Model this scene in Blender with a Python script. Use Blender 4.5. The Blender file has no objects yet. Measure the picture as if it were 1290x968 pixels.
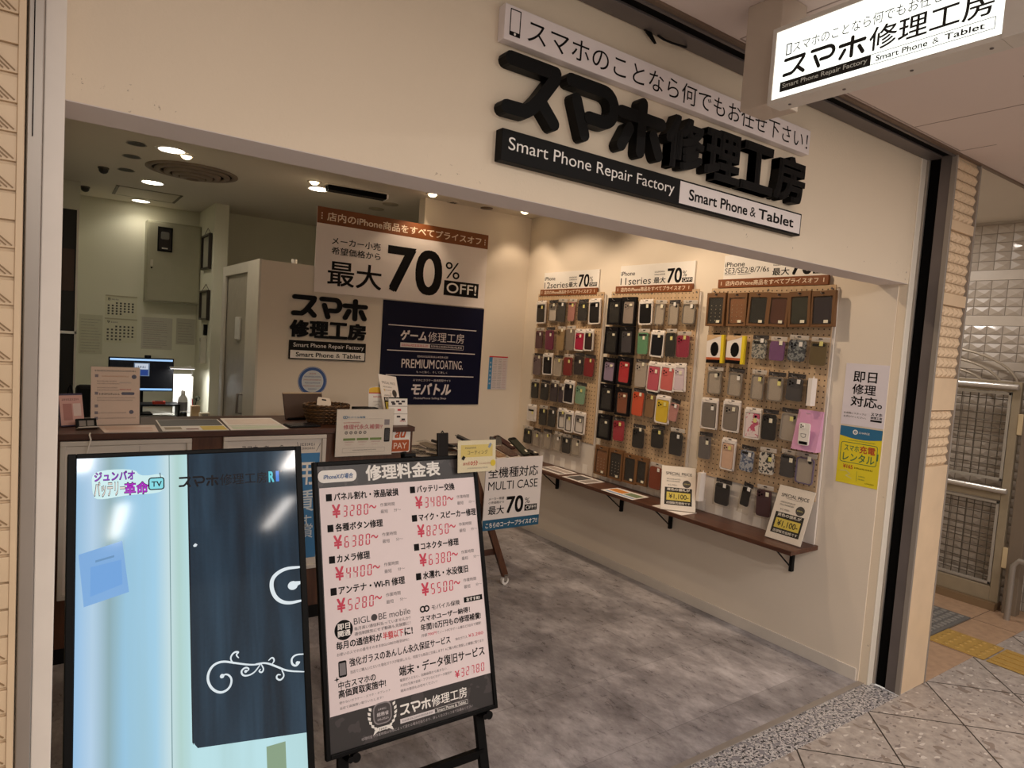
import bpy, bmesh, math, random
from mathutils import Matrix, Vector
random.seed(7)
S = bpy.context.scene
COL = S.collection
PI = math.pi

# ------------------------------------------------------------------ camera
cam_d = bpy.data.cameras.new('camera')
cam = bpy.data.objects.new('camera', cam_d)
COL.objects.link(cam)
S.camera = cam
FPX, PITCH, YAW, ROLL, EYE = 835.51, .0651481, .6134897, -.0669176, 1.6
fw = Vector((math.sin(YAW) * math.cos(PITCH), math.cos(YAW) * math.cos(PITCH), -math.sin(PITCH)))
rt = Vector((math.cos(YAW), -math.sin(YAW), 0))
dn = fw.cross(rt)
rt2 = math.cos(ROLL) * rt + math.sin(ROLL) * dn
dn2 = -math.sin(ROLL) * rt + math.cos(ROLL) * dn
cam.matrix_world = Matrix(((rt2.x, -dn2.x, -fw.x, 0), (rt2.y, -dn2.y, -fw.y, 0), (rt2.z, -dn2.z, -fw.z, EYE), (0, 0, 0, 1)))
cam_d.sensor_fit = 'HORIZONTAL'
cam_d.sensor_width = 36
cam_d.lens = 36 * FPX / 1290
cam_d.clip_start = .02

# ------------------------------------------------------------------ light and exposure
S.view_settings.view_transform = 'Standard'
S.view_settings.look = 'None'
S.view_settings.exposure = 0.12
S.view_settings.gamma = 1.0
S.view_settings.use_curve_mapping = False
W = bpy.data.worlds.new('world'); S.world = W; W.use_nodes = True
W.node_tree.nodes['Background'].inputs[0].default_value = (1.0, .90, .80, 1)
W.node_tree.nodes['Background'].inputs[1].default_value = .50
CORRIDOR_W = 31.0          # each lamp panel of the passage ceiling
SPOT_W = 24.0              # warm spots of the shop ceiling
ROOM_W = 11.0               # downlights over the counter and staff room
SIGN_E = 1.4               # lit sign face
TV_E = .80                 # screen
WARM = (1.0, .77, .54)
NEUT = (1.0, .92, .85)
PALE = (1.0, .91, .76)

def area_lamp(name, loc, sx, sy, power, col, parent=None, rot=(0, 0, 0)):
    d = bpy.data.lights.new(name, 'AREA'); d.shape = 'RECTANGLE'; d.size = sx; d.size_y = sy
    d.energy = power; d.color = col
    o = bpy.data.objects.new(name, d); COL.objects.link(o)
    o.location = loc; o.rotation_euler = rot
    if parent: o.parent = parent
    return o

def spot_lamp(name, loc, target, power, col, angle, blend, parent=None, r=.03):
    d = bpy.data.lights.new(name, 'SPOT'); d.energy = power; d.color = col
    d.spot_size = math.radians(angle); d.spot_blend = blend; d.shadow_soft_size = r
    o = bpy.data.objects.new(name, d); COL.objects.link(o)
    o.location = loc
    o.rotation_euler = (Vector(target) - Vector(loc)).to_track_quat('-Z', 'Y').to_euler()
    if parent: o.parent = parent
    return o

# ------------------------------------------------------------------ materials
def lin(h):
    h = h.lstrip('#')
    c = [int(h[i:i + 2], 16) / 255 for i in (0, 2, 4)]
    return tuple((x / 12.92 if x <= .04045 else ((x + .055) / 1.055) ** 2.4) for x in c) + (1,)

MATS = {}
def new_mat(name):
    m = bpy.data.materials.new(name); m.use_nodes = True
    return m, m.node_tree, m.node_tree.nodes['Principled BSDF']

def M(h, rough=.55, metal=0., var=.06, scale=18., bump=0., coat=0., spec=.5):
    key = (h, rough, metal, var, scale, bump, coat, spec)
    if key in MATS: return MATS[key]
    m, t, b = new_mat('m_%s_%d' % (h.strip('#'), len(MATS)))
    N, L = t.nodes, t.links
    b.inputs['Roughness'].default_value = rough
    b.inputs['Metallic'].default_value = metal
    b.inputs['Coat Weight'].default_value = coat
    b.inputs['Specular IOR Level'].default_value = spec
    tc = N.new('ShaderNodeTexCoord'); nz = N.new('ShaderNodeTexNoise')
    nz.inputs['Scale'].default_value = scale; nz.inputs['Detail'].default_value = 3
    L.new(tc.outputs['Object'], nz.inputs['Vector'])
    mx = N.new('ShaderNodeMix'); mx.data_type = 'RGBA'
    c = lin(h)
    mx.inputs[6].default_value = tuple(max(0, x * (1 - var)) for x in c[:3]) + (1,)
    mx.inputs[7].default_value = tuple(min(1, x * (1 + var)) for x in c[:3]) + (1,)
    L.new(nz.outputs['Fac'], mx.inputs[0])
    L.new(mx.outputs[2], b.inputs['Base Color'])
    if bump:
        bp = N.new('ShaderNodeBump'); bp.inputs['Strength'].default_value = bump
        bp.inputs['Distance'].default_value = .004
        n2 = N.new('ShaderNodeTexNoise'); n2.inputs['Scale'].default_value = scale * 6
        L.new(tc.outputs['Object'], n2.inputs['Vector'])
        L.new(n2.outputs['Fac'], bp.inputs['Height']); L.new(bp.outputs['Normal'], b.inputs['Normal'])
    MATS[key] = m
    return m

def EM(h, e=1., rough=.3, base='#101010', coat=0.):
    key = ('em', h, e, rough, base, coat)
    if key in MATS: return MATS[key]
    m, t, b = new_mat('glow_%s_%d' % (h.strip('#'), len(MATS)))
    b.inputs['Base Color'].default_value = lin(base)
    b.inputs['Roughness'].default_value = rough
    b.inputs['Coat Weight'].default_value = coat
    b.inputs['Coat Roughness'].default_value = .08
    tc = t.nodes.new('ShaderNodeTexCoord'); nz = t.nodes.new('ShaderNodeTexNoise'); nz.inputs['Scale'].default_value = 3
    t.links.new(tc.outputs['Object'], nz.inputs['Vector'])
    mx = t.nodes.new('ShaderNodeMix'); mx.data_type = 'RGBA'
    c = lin(h)
    mx.inputs[6].default_value = tuple(x * .96 for x in c[:3]) + (1,); mx.inputs[7].default_value = c
    t.links.new(nz.outputs['Fac'], mx.inputs[0]); t.links.new(mx.outputs[2], b.inputs['Emission Color'])
    b.inputs['Emission Strength'].default_value = e
    MATS[key] = m
    return m

def clear_mat():
    m = bpy.data.materials.new('clear_plastic'); m.use_nodes = True
    t = m.node_tree; t.nodes.clear(); N, L = t.nodes, t.links
    o = N.new('ShaderNodeOutputMaterial'); a = N.new('ShaderNodeBsdfTransparent'); g = N.new('ShaderNodeBsdfGlossy')
    dfu = N.new('ShaderNodeBsdfDiffuse'); dfu.inputs[0].default_value = (.75, .72, .68, 1)
    a.inputs[0].default_value = (.96, .95, .93, 1); g.inputs['Roughness'].default_value = .16
    tc = N.new('ShaderNodeTexCoord'); nz = N.new('ShaderNodeTexNoise'); nz.inputs['Scale'].default_value = 26
    bp = N.new('ShaderNodeBump'); bp.inputs['Strength'].default_value = .6; bp.inputs['Distance'].default_value = .01
    L.new(tc.outputs['Object'], nz.inputs['Vector']); L.new(nz.outputs['Fac'], bp.inputs['Height']); L.new(bp.outputs['Normal'], g.inputs['Normal'])
    lw = N.new('ShaderNodeLayerWeight'); lw.inputs[0].default_value = .035
    x = N.new('ShaderNodeMixShader'); x2 = N.new('ShaderNodeMixShader'); x2.inputs[0].default_value = .022
    L.new(a.outputs[0], x2.inputs[1]); L.new(dfu.outputs[0], x2.inputs[2])
    L.new(lw.outputs['Fresnel'], x.inputs[0]); L.new(x2.outputs[0], x.inputs[1]); L.new(g.outputs[0], x.inputs[2])
    L.new(x.outputs[0], o.inputs[0])
    return m
CLEAR = clear_mat()

def mathn(t, op, a, b=None, c=None):
    n = t.nodes.new('ShaderNodeMath'); n.operation = op
    for i, v in enumerate((a, b, c)):
        if v is None: continue
        if isinstance(v, (int, float)): n.inputs[i].default_value = v
        else: t.links.new(v, n.inputs[i])
    return n.outputs[0]

def ramp(t, fac, stops):
    r = t.nodes.new('ShaderNodeValToRGB'); e = r.color_ramp.elements
    while len(e) < len(stops): e.new(.5)
    for i, (p, c) in enumerate(stops):
        e[i].position = p; e[i].color = lin(c) if isinstance(c, str) else c
    t.links.new(fac, r.inputs[0])
    return r.outputs[0]

def mixc(t, fac, a, b, mode='MIX'):
    n = t.nodes.new('ShaderNodeMix'); n.data_type = 'RGBA'; n.blend_type = mode
    for i, v in ((0, fac), (6, a), (7, b)):
        if isinstance(v, (int, float)): n.inputs[i].default_value = v
        elif isinstance(v, tuple): n.inputs[i].default_value = v
        else: t.links.new(v, n.inputs[i])
    return n.outputs[2]

def noise(t, vec, scale, detail=4, rough=.55, dist=0):
    n = t.nodes.new('ShaderNodeTexNoise'); n.inputs['Scale'].default_value = scale
    n.inputs['Detail'].default_value = detail; n.inputs['Roughness'].default_value = rough; n.inputs['Distortion'].default_value = dist
    t.links.new(vec, n.inputs['Vector'])
    return n.outputs['Fac']

def objco(t): return t.nodes.new('ShaderNodeTexCoord').outputs['Object']
def mapping(t, vec, scale=(1, 1, 1), rot=(0, 0, 0), loc=(0, 0, 0)):
    n = t.nodes.new('ShaderNodeMapping'); t.links.new(vec, n.inputs[0])
    n.inputs['Scale'].default_value = scale; n.inputs['Rotation'].default_value = rot; n.inputs['Location'].default_value = loc
    return n.outputs[0]
def bumpn(t, b, h, s=.3, d=.003):
    n = t.nodes.new('ShaderNodeBump'); n.inputs['Strength'].default_value = s; n.inputs['Distance'].default_value = d
    t.links.new(h, n.inputs['Height']); t.links.new(n.outputs[0], b.inputs['Normal'])

def floor_mat():
    m, t, b = new_mat('grey_stone_vinyl'); co = objco(t)
    br = t.nodes.new('ShaderNodeTexBrick'); t.links.new(mapping(t, co, loc=(.13, .06, 0)), br.inputs[0])
    br.inputs['Scale'].default_value = 1; br.inputs['Brick Width'].default_value = .92; br.inputs['Row Height'].default_value = .46
    br.inputs['Mortar Size'].default_value = .002; br.inputs['Mortar Smooth'].default_value = .3; br.offset = .5
    br.inputs['Color1'].default_value = (.25, .25, .25, 1); br.inputs['Color2'].default_value = (.70, .70, .70, 1); br.inputs['Mortar'].default_value = (.2, .2, .2, 1)
    n1 = noise(t, mapping(t, co, scale=(1.2, .9, 1), rot=(0, 0, .5)), 3.0, 9, .66, .1); n2 = noise(t, mapping(t, co, scale=(1.6, .8, 1), rot=(0, 0, .9)), 13, 6, .75, .2)
    v = mathn(t, 'ADD', mathn(t, 'MULTIPLY', n1, .68), mathn(t, 'MULTIPLY', n2, .32))
    c = ramp(t, v, [(.36, '#696466'), (.5, '#979193'), (.64, '#c4bec0')])
    c = mixc(t, .5, c, br.outputs['Color'], 'OVERLAY')
    t.links.new(c, b.inputs['Base Color'])
    t.links.new(ramp(t, n2, [(.3, (.24, .24, .24, 1)), (.7, (.38, .38, .38, 1))]), b.inputs['Roughness'])
    bumpn(t, b, br.outputs['Fac'], .15, -.002)
    return m

def granite_mat():
    m, t, b = new_mat('speckled_granite'); co = objco(t)
    n1 = noise(t, co, 75, 3, .65); n2 = noise(t, co, 38, 3, .6)
    c = ramp(t, n1, [(.40, '#1d1c1e'), (.47, '#77757a'), (.53, '#dedad8'), (.62, '#b0a8a6'), (.66, '#4a4648')])
    c = mixc(t, ramp(t, n2, [(.52, (0, 0, 0, 1)), (.60, (1, 1, 1, 1))]), c, lin('#8a878c'))
    jx = mathn(t, 'ABSOLUTE', mathn(t, 'SUBTRACT', mathn(t, 'FRACT', mathn(t, 'MULTIPLY', sepxyz(t, co)[0], 1 / .6)), .5))
    j = mathn(t, 'LESS_THAN', jx, .003)
    t.links.new(mixc(t, j, c, lin('#2b2927')), b.inputs['Base Color']); b.inputs['Roughness'].default_value = .38
    return m
def sepxyz(t, v):
    n = t.nodes.new('ShaderNodeSeparateXYZ'); t.links.new(v, n.inputs[0]); return n.outputs

def corridor_floor_mat():
    m, t, b = new_mat('terrazzo_tiles'); co = objco(t)
    u = mapping(t, co, scale=(1 / .41, 1 / .41, 1), rot=(0, 0, PI / 4))
    # joints pass through (3.146, 1.431)
    s = sepxyz(t, u)
    ox = (3.146 / .41 * math.cos(PI / 4) - 1.431 / .41 * math.sin(PI / 4)); oy = (3.146 / .41 * math.sin(PI / 4) + 1.431 / .41 * math.cos(PI / 4))
    fx = mathn(t, 'FRACT', mathn(t, 'ADD', s[0], 100.5 - ox)); fy = mathn(t, 'FRACT', mathn(t, 'ADD', s[1], 100.5 - oy))
    j = mathn(t, 'MAXIMUM', mathn(t, 'LESS_THAN', mathn(t, 'ABSOLUTE', mathn(t, 'SUBTRACT', fx, .5)), .0085),
              mathn(t, 'LESS_THAN', mathn(t, 'ABSOLUTE', mathn(t, 'SUBTRACT', fy, .5)), .0085))
    n1 = noise(t, co, 22, 6, .6)
    c = ramp(t, n1, [(.3, '#978e88'), (.5, '#aea49d'), (.7, '#bfb6ae')])
    c = mixc(t, mathn(t, 'GREATER_THAN', noise(t, mapping(t, co, scale=(1.6, 1, 1), rot=(0, 0, -.5), loc=(3, 1, 0)), 11, 1), .65), c, lin('#8f8279'))
    c = mixc(t, mathn(t, 'GREATER_THAN', noise(t, mapping(t, co, scale=(1, 1.5, 1), loc=(7, 4, 0)), 26, 1), .67), c, lin('#8a807c'))
    chips = mathn(t, 'GREATER_THAN', noise(t, mapping(t, co, scale=(1, 1.7, 1), rot=(0, 0, .6)), 17, 1), .67)
    c = mixc(t, chips, c, lin('#cfc7c0'))
    c = mixc(t, j, c, lin('#3a342f'))
    t.links.new(c, b.inputs['Base Color']); b.inputs['Roughness'].default_value = .42
    bumpn(t, b, j, .4, -.002)
    return m

def wood_mat(h1, h2, axis=0, rough=.4, scale=5.):
    key = ('wood', h1, h2, axis)
    if key in MATS: return MATS[key]
    m, t, b = new_mat('wood_%d' % len(MATS)); co = objco(t)
    sc = [scale * 6] * 3; sc[axis] = scale * .7
    n = noise(t, mapping(t, co, scale=tuple(sc)), 1.0, 6, .6, .8)
    t.links.new(ramp(t, n, [(.3, h1), (.7, h2)]), b.inputs['Base Color'])
    b.inputs['Roughness'].default_value = rough
    bumpn(t, b, n, .12, .001)
    MATS[key] = m
    return m

def peg_mat():
    m, t, b = new_mat('pegboard_wood'); co = objco(t); s = sepxyz(t, co)
    n = noise(t, mapping(t, co, scale=(30, 4, 30)), 1.0, 5, .6, .4)
    c = ramp(t, n, [(.3, '#bd9e7c'), (.7, '#d2b694')])
    g = .03
    dx = mathn(t, 'MULTIPLY', mathn(t, 'SUBTRACT', mathn(t, 'FRACT', mathn(t, 'ADD', mathn(t, 'MULTIPLY', s[0], 1 / g), .5)), .5), g)
    dy = mathn(t, 'MULTIPLY', mathn(t, 'SUBTRACT', mathn(t, 'FRACT', mathn(t, 'ADD', mathn(t, 'MULTIPLY', s[1], 1 / g), .5)), .5), g)
    r2 = mathn(t, 'ADD', mathn(t, 'MULTIPLY', dx, dx), mathn(t, 'MULTIPLY', dy, dy))
    hole = mathn(t, 'LESS_THAN', r2, .0041 ** 2)
    t.links.new(mixc(t, hole, c, lin('#3c2716')), b.inputs['Base Color'])
    b.inputs['Roughness'].default_value = .6
    bumpn(t, b, hole, .5, -.004)
    return m

def wall_mat(h, bump=.25, stain=False):
    m, t, b = new_mat('plaster_' + h.strip('#')); co = objco(t)
    n1 = noise(t, co, 1.6, 5); n2 = noise(t, co, 160, 3)
    c = lin(h)
    t.links.new(mixc(t, n1, tuple(x * .94 for x in c[:3]) + (1,), tuple(min(1, x * 1.04) for x in c[:3]) + (1,)), b.inputs['Base Color'])
    b.inputs['Roughness'].default_value = .75
    if stain:
        z = sepxyz(t, co)[2]; s1 = noise(t, co, 38, 5, .75); s2 = noise(t, co, 3.2, 2)
        low = mathn(t, 'MULTIPLY', mathn(t, 'LESS_THAN', z, 2.10), mathn(t, 'GREATER_THAN', s2, .52))
        k = mathn(t, 'MULTIPLY', low, mathn(t, 'GREATER_THAN', s1, .665))
        base = b.inputs['Base Color'].links[0].from_socket
        t.links.new(mixc(t, mathn(t, 'MULTIPLY', k, .55), base, lin('#6b5640')), b.inputs['Base Color'])
    bumpn(t, b, n2, bump, .002)
    return m

def pattern_mat(bg, fg, scale=60, th=.5, kind='noise'):
    key = ('pat', bg, fg, scale, th, kind)
    if key in MATS: return MATS[key]
    m, t, b = new_mat('print_%d' % len(MATS)); co = objco(t)
    if kind == 'voro':
        v = t.nodes.new('ShaderNodeTexVoronoi'); v.inputs['Scale'].default_value = scale; t.links.new(co, v.inputs['Vector']); f = v.outputs['Distance']
    else: f = noise(t, co, scale, 3)
    k = mathn(t, 'GREATER_THAN', f, th)
    t.links.new(mixc(t, k, lin(bg), lin(fg)), b.inputs['Base Color']); b.inputs['Roughness'].default_value = .4
    MATS[key] = m
    return m

# ------------------------------------------------------------------ mesh builder
TEXTC = {}
def text_geo(s, ext=0., lean=0.):
    key = (s, ext, lean)
    if key in TEXTC: return TEXTC[key]
    cu = bpy.data.curves.new('tmp', 'FONT'); cu.body = s; cu.extrude = ext; cu.resolution_u = 5; cu.shear = lean
    o = bpy.data.objects.new('tmp', cu); COL.objects.link(o)
    dg = bpy.context.evaluated_depsgraph_get(); dg.update()
    me = bpy.data.meshes.new_from_object(o.evaluated_get(dg))
    V = [tuple(v.co) for v in me.vertices]; F = [tuple(p.vertices) for p in me.polygons]
    bpy.data.objects.remove(o); bpy.data.curves.remove(cu); bpy.data.meshes.remove(me)
    if not V: V = [(0, 0, 0), (.01, 0, 0), (0, .01, 0)]; F = [(0, 1, 2)]
    xs = [v[0] for v in V]; ys = [v[1] for v in V]
    TEXTC[key] = (V, F, min(xs), min(ys), max(xs), max(ys))
    return TEXTC[key]

class MB:
    def __init__(self): self.v = []; self.f = []; self.m = []; self.s = []; self.mats = []
    def mi(self, m):
        if m not in self.mats: self.mats.append(m)
        return self.mats.index(m)
    def add(self, V, F, mat, smooth=False):
        n = len(self.v); k = self.mi(mat)
        self.v += [tuple(p) for p in V]
        for f in F: self.f.append(tuple(i + n for i in f)); self.m.append(k); self.s.append(smooth)
        return self
    def box(self, x0, y0, z0, x1, y1, z1, mat, bev=0.):
        if x0 > x1: x0, x1 = x1, x0
        if y0 > y1: y0, y1 = y1, y0
        if z0 > z1: z0, z1 = z1, z0
        if bev:
            bm = bmesh.new(); bmesh.ops.create_cube(bm, size=1)
            for v in bm.verts: v.co = Vector(((v.co.x + .5) * (x1 - x0) + x0, (v.co.y + .5) * (y1 - y0) + y0, (v.co.z + .5) * (z1 - z0) + z0))
            bmesh.ops.bevel(bm, geom=bm.edges[:], offset=min(bev, .45 * min(x1 - x0, y1 - y0, z1 - z0)), segments=2, affect='EDGES', profile=.5)
            bm.verts.index_update()
            self.add([v.co[:] for v in bm.verts], [[v.index for v in f.verts] for f in bm.faces], mat); bm.free()
            return self
        V = [(x, y, z) for z in (z0, z1) for y in (y0, y1) for x in (x0, x1)]
        F = [(0, 2, 3, 1), (4, 5, 7, 6), (0, 1, 5, 4), (2, 6, 7, 3), (0, 4, 6, 2), (1, 3, 7, 5)]
        return self.add(V, F, mat)
    def hexa(self, P, mat):
        """8 points: bottom ring 4, top ring 4"""
        return self.add(P, [(3, 2, 1, 0), (4, 5, 6, 7), (0, 1, 5, 4), (1, 2, 6, 5), (2, 3, 7, 6), (3, 0, 4, 7)], mat)
    def quad(self, x0, y0, x1, y1, z, mat):
        return self.add([(x0, y0, z), (x1, y0, z), (x1, y1, z), (x0, y1, z)], [(0, 1, 2, 3)], mat)
    def poly(self, P, z, mat): return self.add([(x, y, z) for x, y in P], [tuple(range(len(P)))], mat)
    def prism(self, P, z0, z1, mat, smooth=False):
        a = sum(P[i][0] * P[(i + 1) % len(P)][1] - P[(i + 1) % len(P)][0] * P[i][1] for i in range(len(P)))
        if a < 0: P = P[::-1]
        n = len(P)
        self.add([(x, y, z0) for x, y in P] + [(x, y, z1) for x, y in P], [tuple(range(n))[::-1], tuple(range(n, 2 * n))], mat)
        return self.add([(x, y, z0) for x, y in P] + [(x, y, z1) for x, y in P], [(i, (i + 1) % n, n + (i + 1) % n, n + i) for i in range(n)], mat, smooth)
    @staticmethod
    def rr(x0, y0, x1, y1, r, seg=4):
        P = []
        for cx, cy, a in ((x1 - r, y1 - r, 0), (x0 + r, y1 - r, 90), (x0 + r, y0 + r, 180), (x1 - r, y0 + r, 270)):
            for k in range(seg + 1):
                t = math.radians(a + 90 * k / seg); P.append((cx + r * math.cos(t), cy + r * math.sin(t)))
        return P
    @staticmethod
    def circ(cx, cy, r, n=20, ry=None):
        ry = ry or r
        return [(cx + r * math.cos(2 * PI * k / n), cy + ry * math.sin(2 * PI * k / n)) for k in range(n)]
    def ring(self, cx, cy, r0, r1, z, mat, n=24):
        V = [(cx + r * math.cos(2 * PI * k / n), cy + r * math.sin(2 * PI * k / n), z) for k in range(n) for r in (r0, r1)]
        return self.add(V, [(2 * k, 2 * k + 1, (2 * k + 3) % (2 * n), (2 * k + 2) % (2 * n)) for k in range(n)], mat)
    def tube(self, P, r, mat, n=8, closed=False):
        P = [Vector(p) for p in P]; m = len(P); V = []; F = []
        R = r if isinstance(r, (list, tuple)) else [r] * m
        u = None
        for i in range(m):
            if closed: d = P[(i + 1) % m] - P[i - 1]
            else: d = P[min(i + 1, m - 1)] - P[max(i - 1, 0)]
            d = d.normalized() if d.length > 1e-9 else Vector((0, 0, 1))
            if u is None: u = d.orthogonal().normalized()
            u = (u - d * u.dot(d))
            u = u.normalized() if u.length > 1e-6 else d.orthogonal().normalized()
            w = d.cross(u)
            for k in range(n):
                a = 2 * PI * k / n; V.append(tuple(P[i] + (u * math.cos(a) + w * math.sin(a)) * R[i]))
        for i in range(m if closed else m - 1):
            for k in range(n):
                a, b = i * n + k, i * n + (k + 1) % n; c, d2 = ((i + 1) % m) * n + (k + 1) % n, ((i + 1) % m) * n + k
                F.append((a, b, c, d2))
        self.add(V, F, mat, True)
        if not closed: self.add(V[:n], [tuple(range(n))[::-1]], mat); self.add(V[-n:], [tuple(range(n))], mat)
        return self
    def cyl(self, p0, p1, r, mat, n=20): return self.tube([p0, p1], r, mat, n)
    def lathe(self, prof, mat, n=32, c=(0, 0)):
        V = []; F = []
        for r, z in prof:
            for k in range(n): V.append((c[0] + r * math.cos(2 * PI * k / n), c[1] + r * math.sin(2 * PI * k / n), z))
        for i in range(len(prof) - 1):
            for k in range(n): F.append((i * n + k, i * n + (k + 1) % n, (i + 1) * n + (k + 1) % n, (i + 1) * n + k))
        return self.add(V, F, mat, True)
    def beam(self, p0, p1, w, h, mat, up=(0, 0, 1)):
        p0, p1 = Vector(p0), Vector(p1); d = (p1 - p0).normalized(); u = Vector(up); a = d.cross(u)
        if a.length < 1e-5: a = d.orthogonal()
        a.normalize(); b = a.cross(d)
        P = [p + a * sx * w / 2 + b * sy * h / 2 for p in (p0, p1) for sx, sy in ((-1, -1), (1, -1), (1, 1), (-1, 1))]
        return self.hexa([tuple(p) for p in P], mat)
    def text(self, s, x0, y0, x1, y1, z, mat, bold=0., ext=0., lean=0.):
        V, F, a, b, c, d = text_geo(s, 1. if ext else 0., lean)
        # heavier weights: the same glyphs laid again a little to each side
        o = max(0, bold) * .8
        sh = [(0, 0)] if o < .006 else [(-o, -o), (o, -o), (-o, o), (o, o)] if o < .03 else [(i * o, j * o) for i in (-1, 0, 1) for j in (-1, 0, 1)]
        sy = (y1 - y0) / (d - b + 2 * o); sx = (x1 - x0) / (c - a + 2 * o) if x1 is not None else sy
        for k, (ox, oy) in enumerate(sh):
            e = k * (2.5e-4 if ext else 3e-6)
            W = [(x0 + (p[0] - a + o + ox) * sx, y0 + (p[1] - b + o + oy) * sy, z + (p[2] + 1) * .5 * (ext + e) if ext else z + e) for p in V]
            self.add(W, F, mat)
        return self
    def greek(self, x0, y0, x1, y1, z, mat, n=None):
        """illegibly small print"""
        h = y1 - y0; x = x0
        while x < x1 - h * .4:
            w = h * random.uniform(.5, .95)
            yy = y0 + h * random.uniform(0, .25)
            self.quad(x, yy, min(x + w * .8, x1), yy + h * .18, z, mat)
            self.quad(x + w * .25, y0, min(x + w * .42, x1), y1, z, mat)
            if random.random() < .8: self.quad(x, y0 + h * .62, min(x + w * .7, x1), y0 + h * .8, z, mat)
            x += w
        return self
    def stroke(self, P, w, mat, z0, z1=None, caps=True, n=6):
        """round-ended stroke in the face plane; flat when z1 is None"""
        for i in range(len(P) - 1):
            (ax, ay), (bx, by) = P[i], P[i + 1]; dx, dy = bx - ax, by - ay; l = math.hypot(dx, dy) or 1e-6
            t = math.atan2(dy, dx)
            w0, w1 = (w[i], w[i + 1]) if isinstance(w, (list, tuple)) else (w, w)
            Q = [(ax + w0 / 2 * math.cos(t + PI / 2 + PI * k / n), ay + w0 / 2 * math.sin(t + PI / 2 + PI * k / n)) for k in range(n + 1)]
            Q += [(bx + w1 / 2 * math.cos(t - PI / 2 + PI * k / n), by + w1 / 2 * math.sin(t - PI / 2 + PI * k / n)) for k in range(n + 1)]
            if z1 is None: self.poly(Q, z0 + i * 2e-6, mat)
            else: self.prism(Q, z0, z1 + i * 2.5e-4, mat, False)
        return self
    def build(self, name, parent=None, mat=None):
        me = bpy.data.meshes.new(name)
        me.from_pydata(self.v, [], self.f)
        for m in self.mats: me.materials.append(m)
        me.polygons.foreach_set('material_index', self.m); me.polygons.foreach_set('use_smooth', self.s)
        me.update()
        o = bpy.data.objects.new(name, me); COL.objects.link(o)
        if parent is not None: o.parent = parent
        elif mat is not None: o.matrix_world = mat
        return o

def frame(o, ux=(1, 0, 0), uy=(0, 0, 1)):
    ux = Vector(ux).normalized(); uy = Vector(uy); uy = (uy - ux * uy.dot(ux)).normalized(); n = ux.cross(uy)
    return Matrix(((ux.x, uy.x, n.x, o[0]), (ux.y, uy.y, n.y, o[1]), (ux.z, uy.z, n.z, o[2]), (0, 0, 0, 1)))
def FY(x, y, z): return frame((x, y, z))                          # faces the passage
def FX(x, y, z): return frame((x, y, z), (0, -1, 0), (0, 0, 1))   # on the right wall, faces left
def TR(x, y, z, rz=0): return Matrix.Translation((x, y, z)) @ Matrix.Rotation(rz, 4, 'Z')

def tag(o, label, cat, group=None):
    o['label'] = label; o['category'] = cat
    if group: o['group'] = group
    return o
def thing(name, label, cat, mat, group=None):
    o = bpy.data.objects.new(name, None); COL.objects.link(o); o.matrix_world = mat
    o.empty_display_size = .1
    return tag(o, label, cat, group)
def struct(o): o['kind'] = 'structure'; return o
# ------------------------------------------------------------------ shared materials
WALL = wall_mat('#e8d8c1', .35, True); WALLIN = wall_mat('#e7dac9'); WALLSTAFF = wall_mat('#dedbc6'); CEIL = wall_mat('#d8cfc0', .1)
WHITE = M('#f1ece6', .5, var=.02); PAPER = M('#f2ebe6', .55, var=.02); PINKPAPER = M('#efd9cf', .6, var=.03)
INK = M('#100d0e', .6, var=.02, spec=.15); GREYINK = M('#6d6668', .6); SOFTINK = M('#a19a98', .6)
BLACK = M('#090808', .5, var=.1, spec=.15); BLACKM = M('#0e0d0d', .62, var=.1, spec=.2); DARKMETAL = M('#24211f', .4, .6)
STEEL = M('#a39b93', .42, .55, scale=4, var=.12); STEELD = M('#6d6563', .45, .35, scale=5, var=.22); ALU = M('#c9c4bd', .35, .7)
SLOT = M('#070606', .9, spec=.1)
BROWNSTRIP = M('#7f4418', .5); CREAMINK = M('#f0dcc4', .55)
NAVY = M('#0a0c2a', .55, var=.1, spec=.2); NAVYINK = M('#e3d8d6', .55)
YELLOW = M('#ead02c', .5); RED = M('#c81f2d', .5); PINKRED = M('#cf3a55', .5); SKYBLUE = M('#3f86b8', .5); TEALBLUE = M('#1d5878', .5)
GREYPRINT = M('#55504f', .5, scale=9, var=.18); TAUPE = M('#3f3b3b', .42, scale=7, var=.2)
STICKER = M('#efe7cf', .5); STICKY = M('#e6dd8e', .5)
WOODD = wood_mat('#361e14', '#573323', 0); WOODDY = wood_mat('#40251b', '#65402e', 1); WOODR = wood_mat('#422517', '#623d28', 2)
FLOORM = floor_mat()

# ------------------------------------------------------------------ setting
b = MB(); b.box(-.6, 1.592, -.05, 3.38, 7.3, 0, FLOORM); struct(b.build('floor'))
b = MB(); b.box(-3, -6, -.06, 9, 1.425, -.002, corridor_floor_mat()); struct(b.build('corridor_floor'))
b = MB(); b.box(-.6, 1.425, -.05, 3.43, 1.572, .0, granite_mat()); struct(b.build('trim_granite'))
b = MB(); b.box(-.6, 1.572, -.05, 3.39, 1.60, .004, M('#9a9189', .45, .2), .001); struct(b.build('trim_threshold'))

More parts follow.
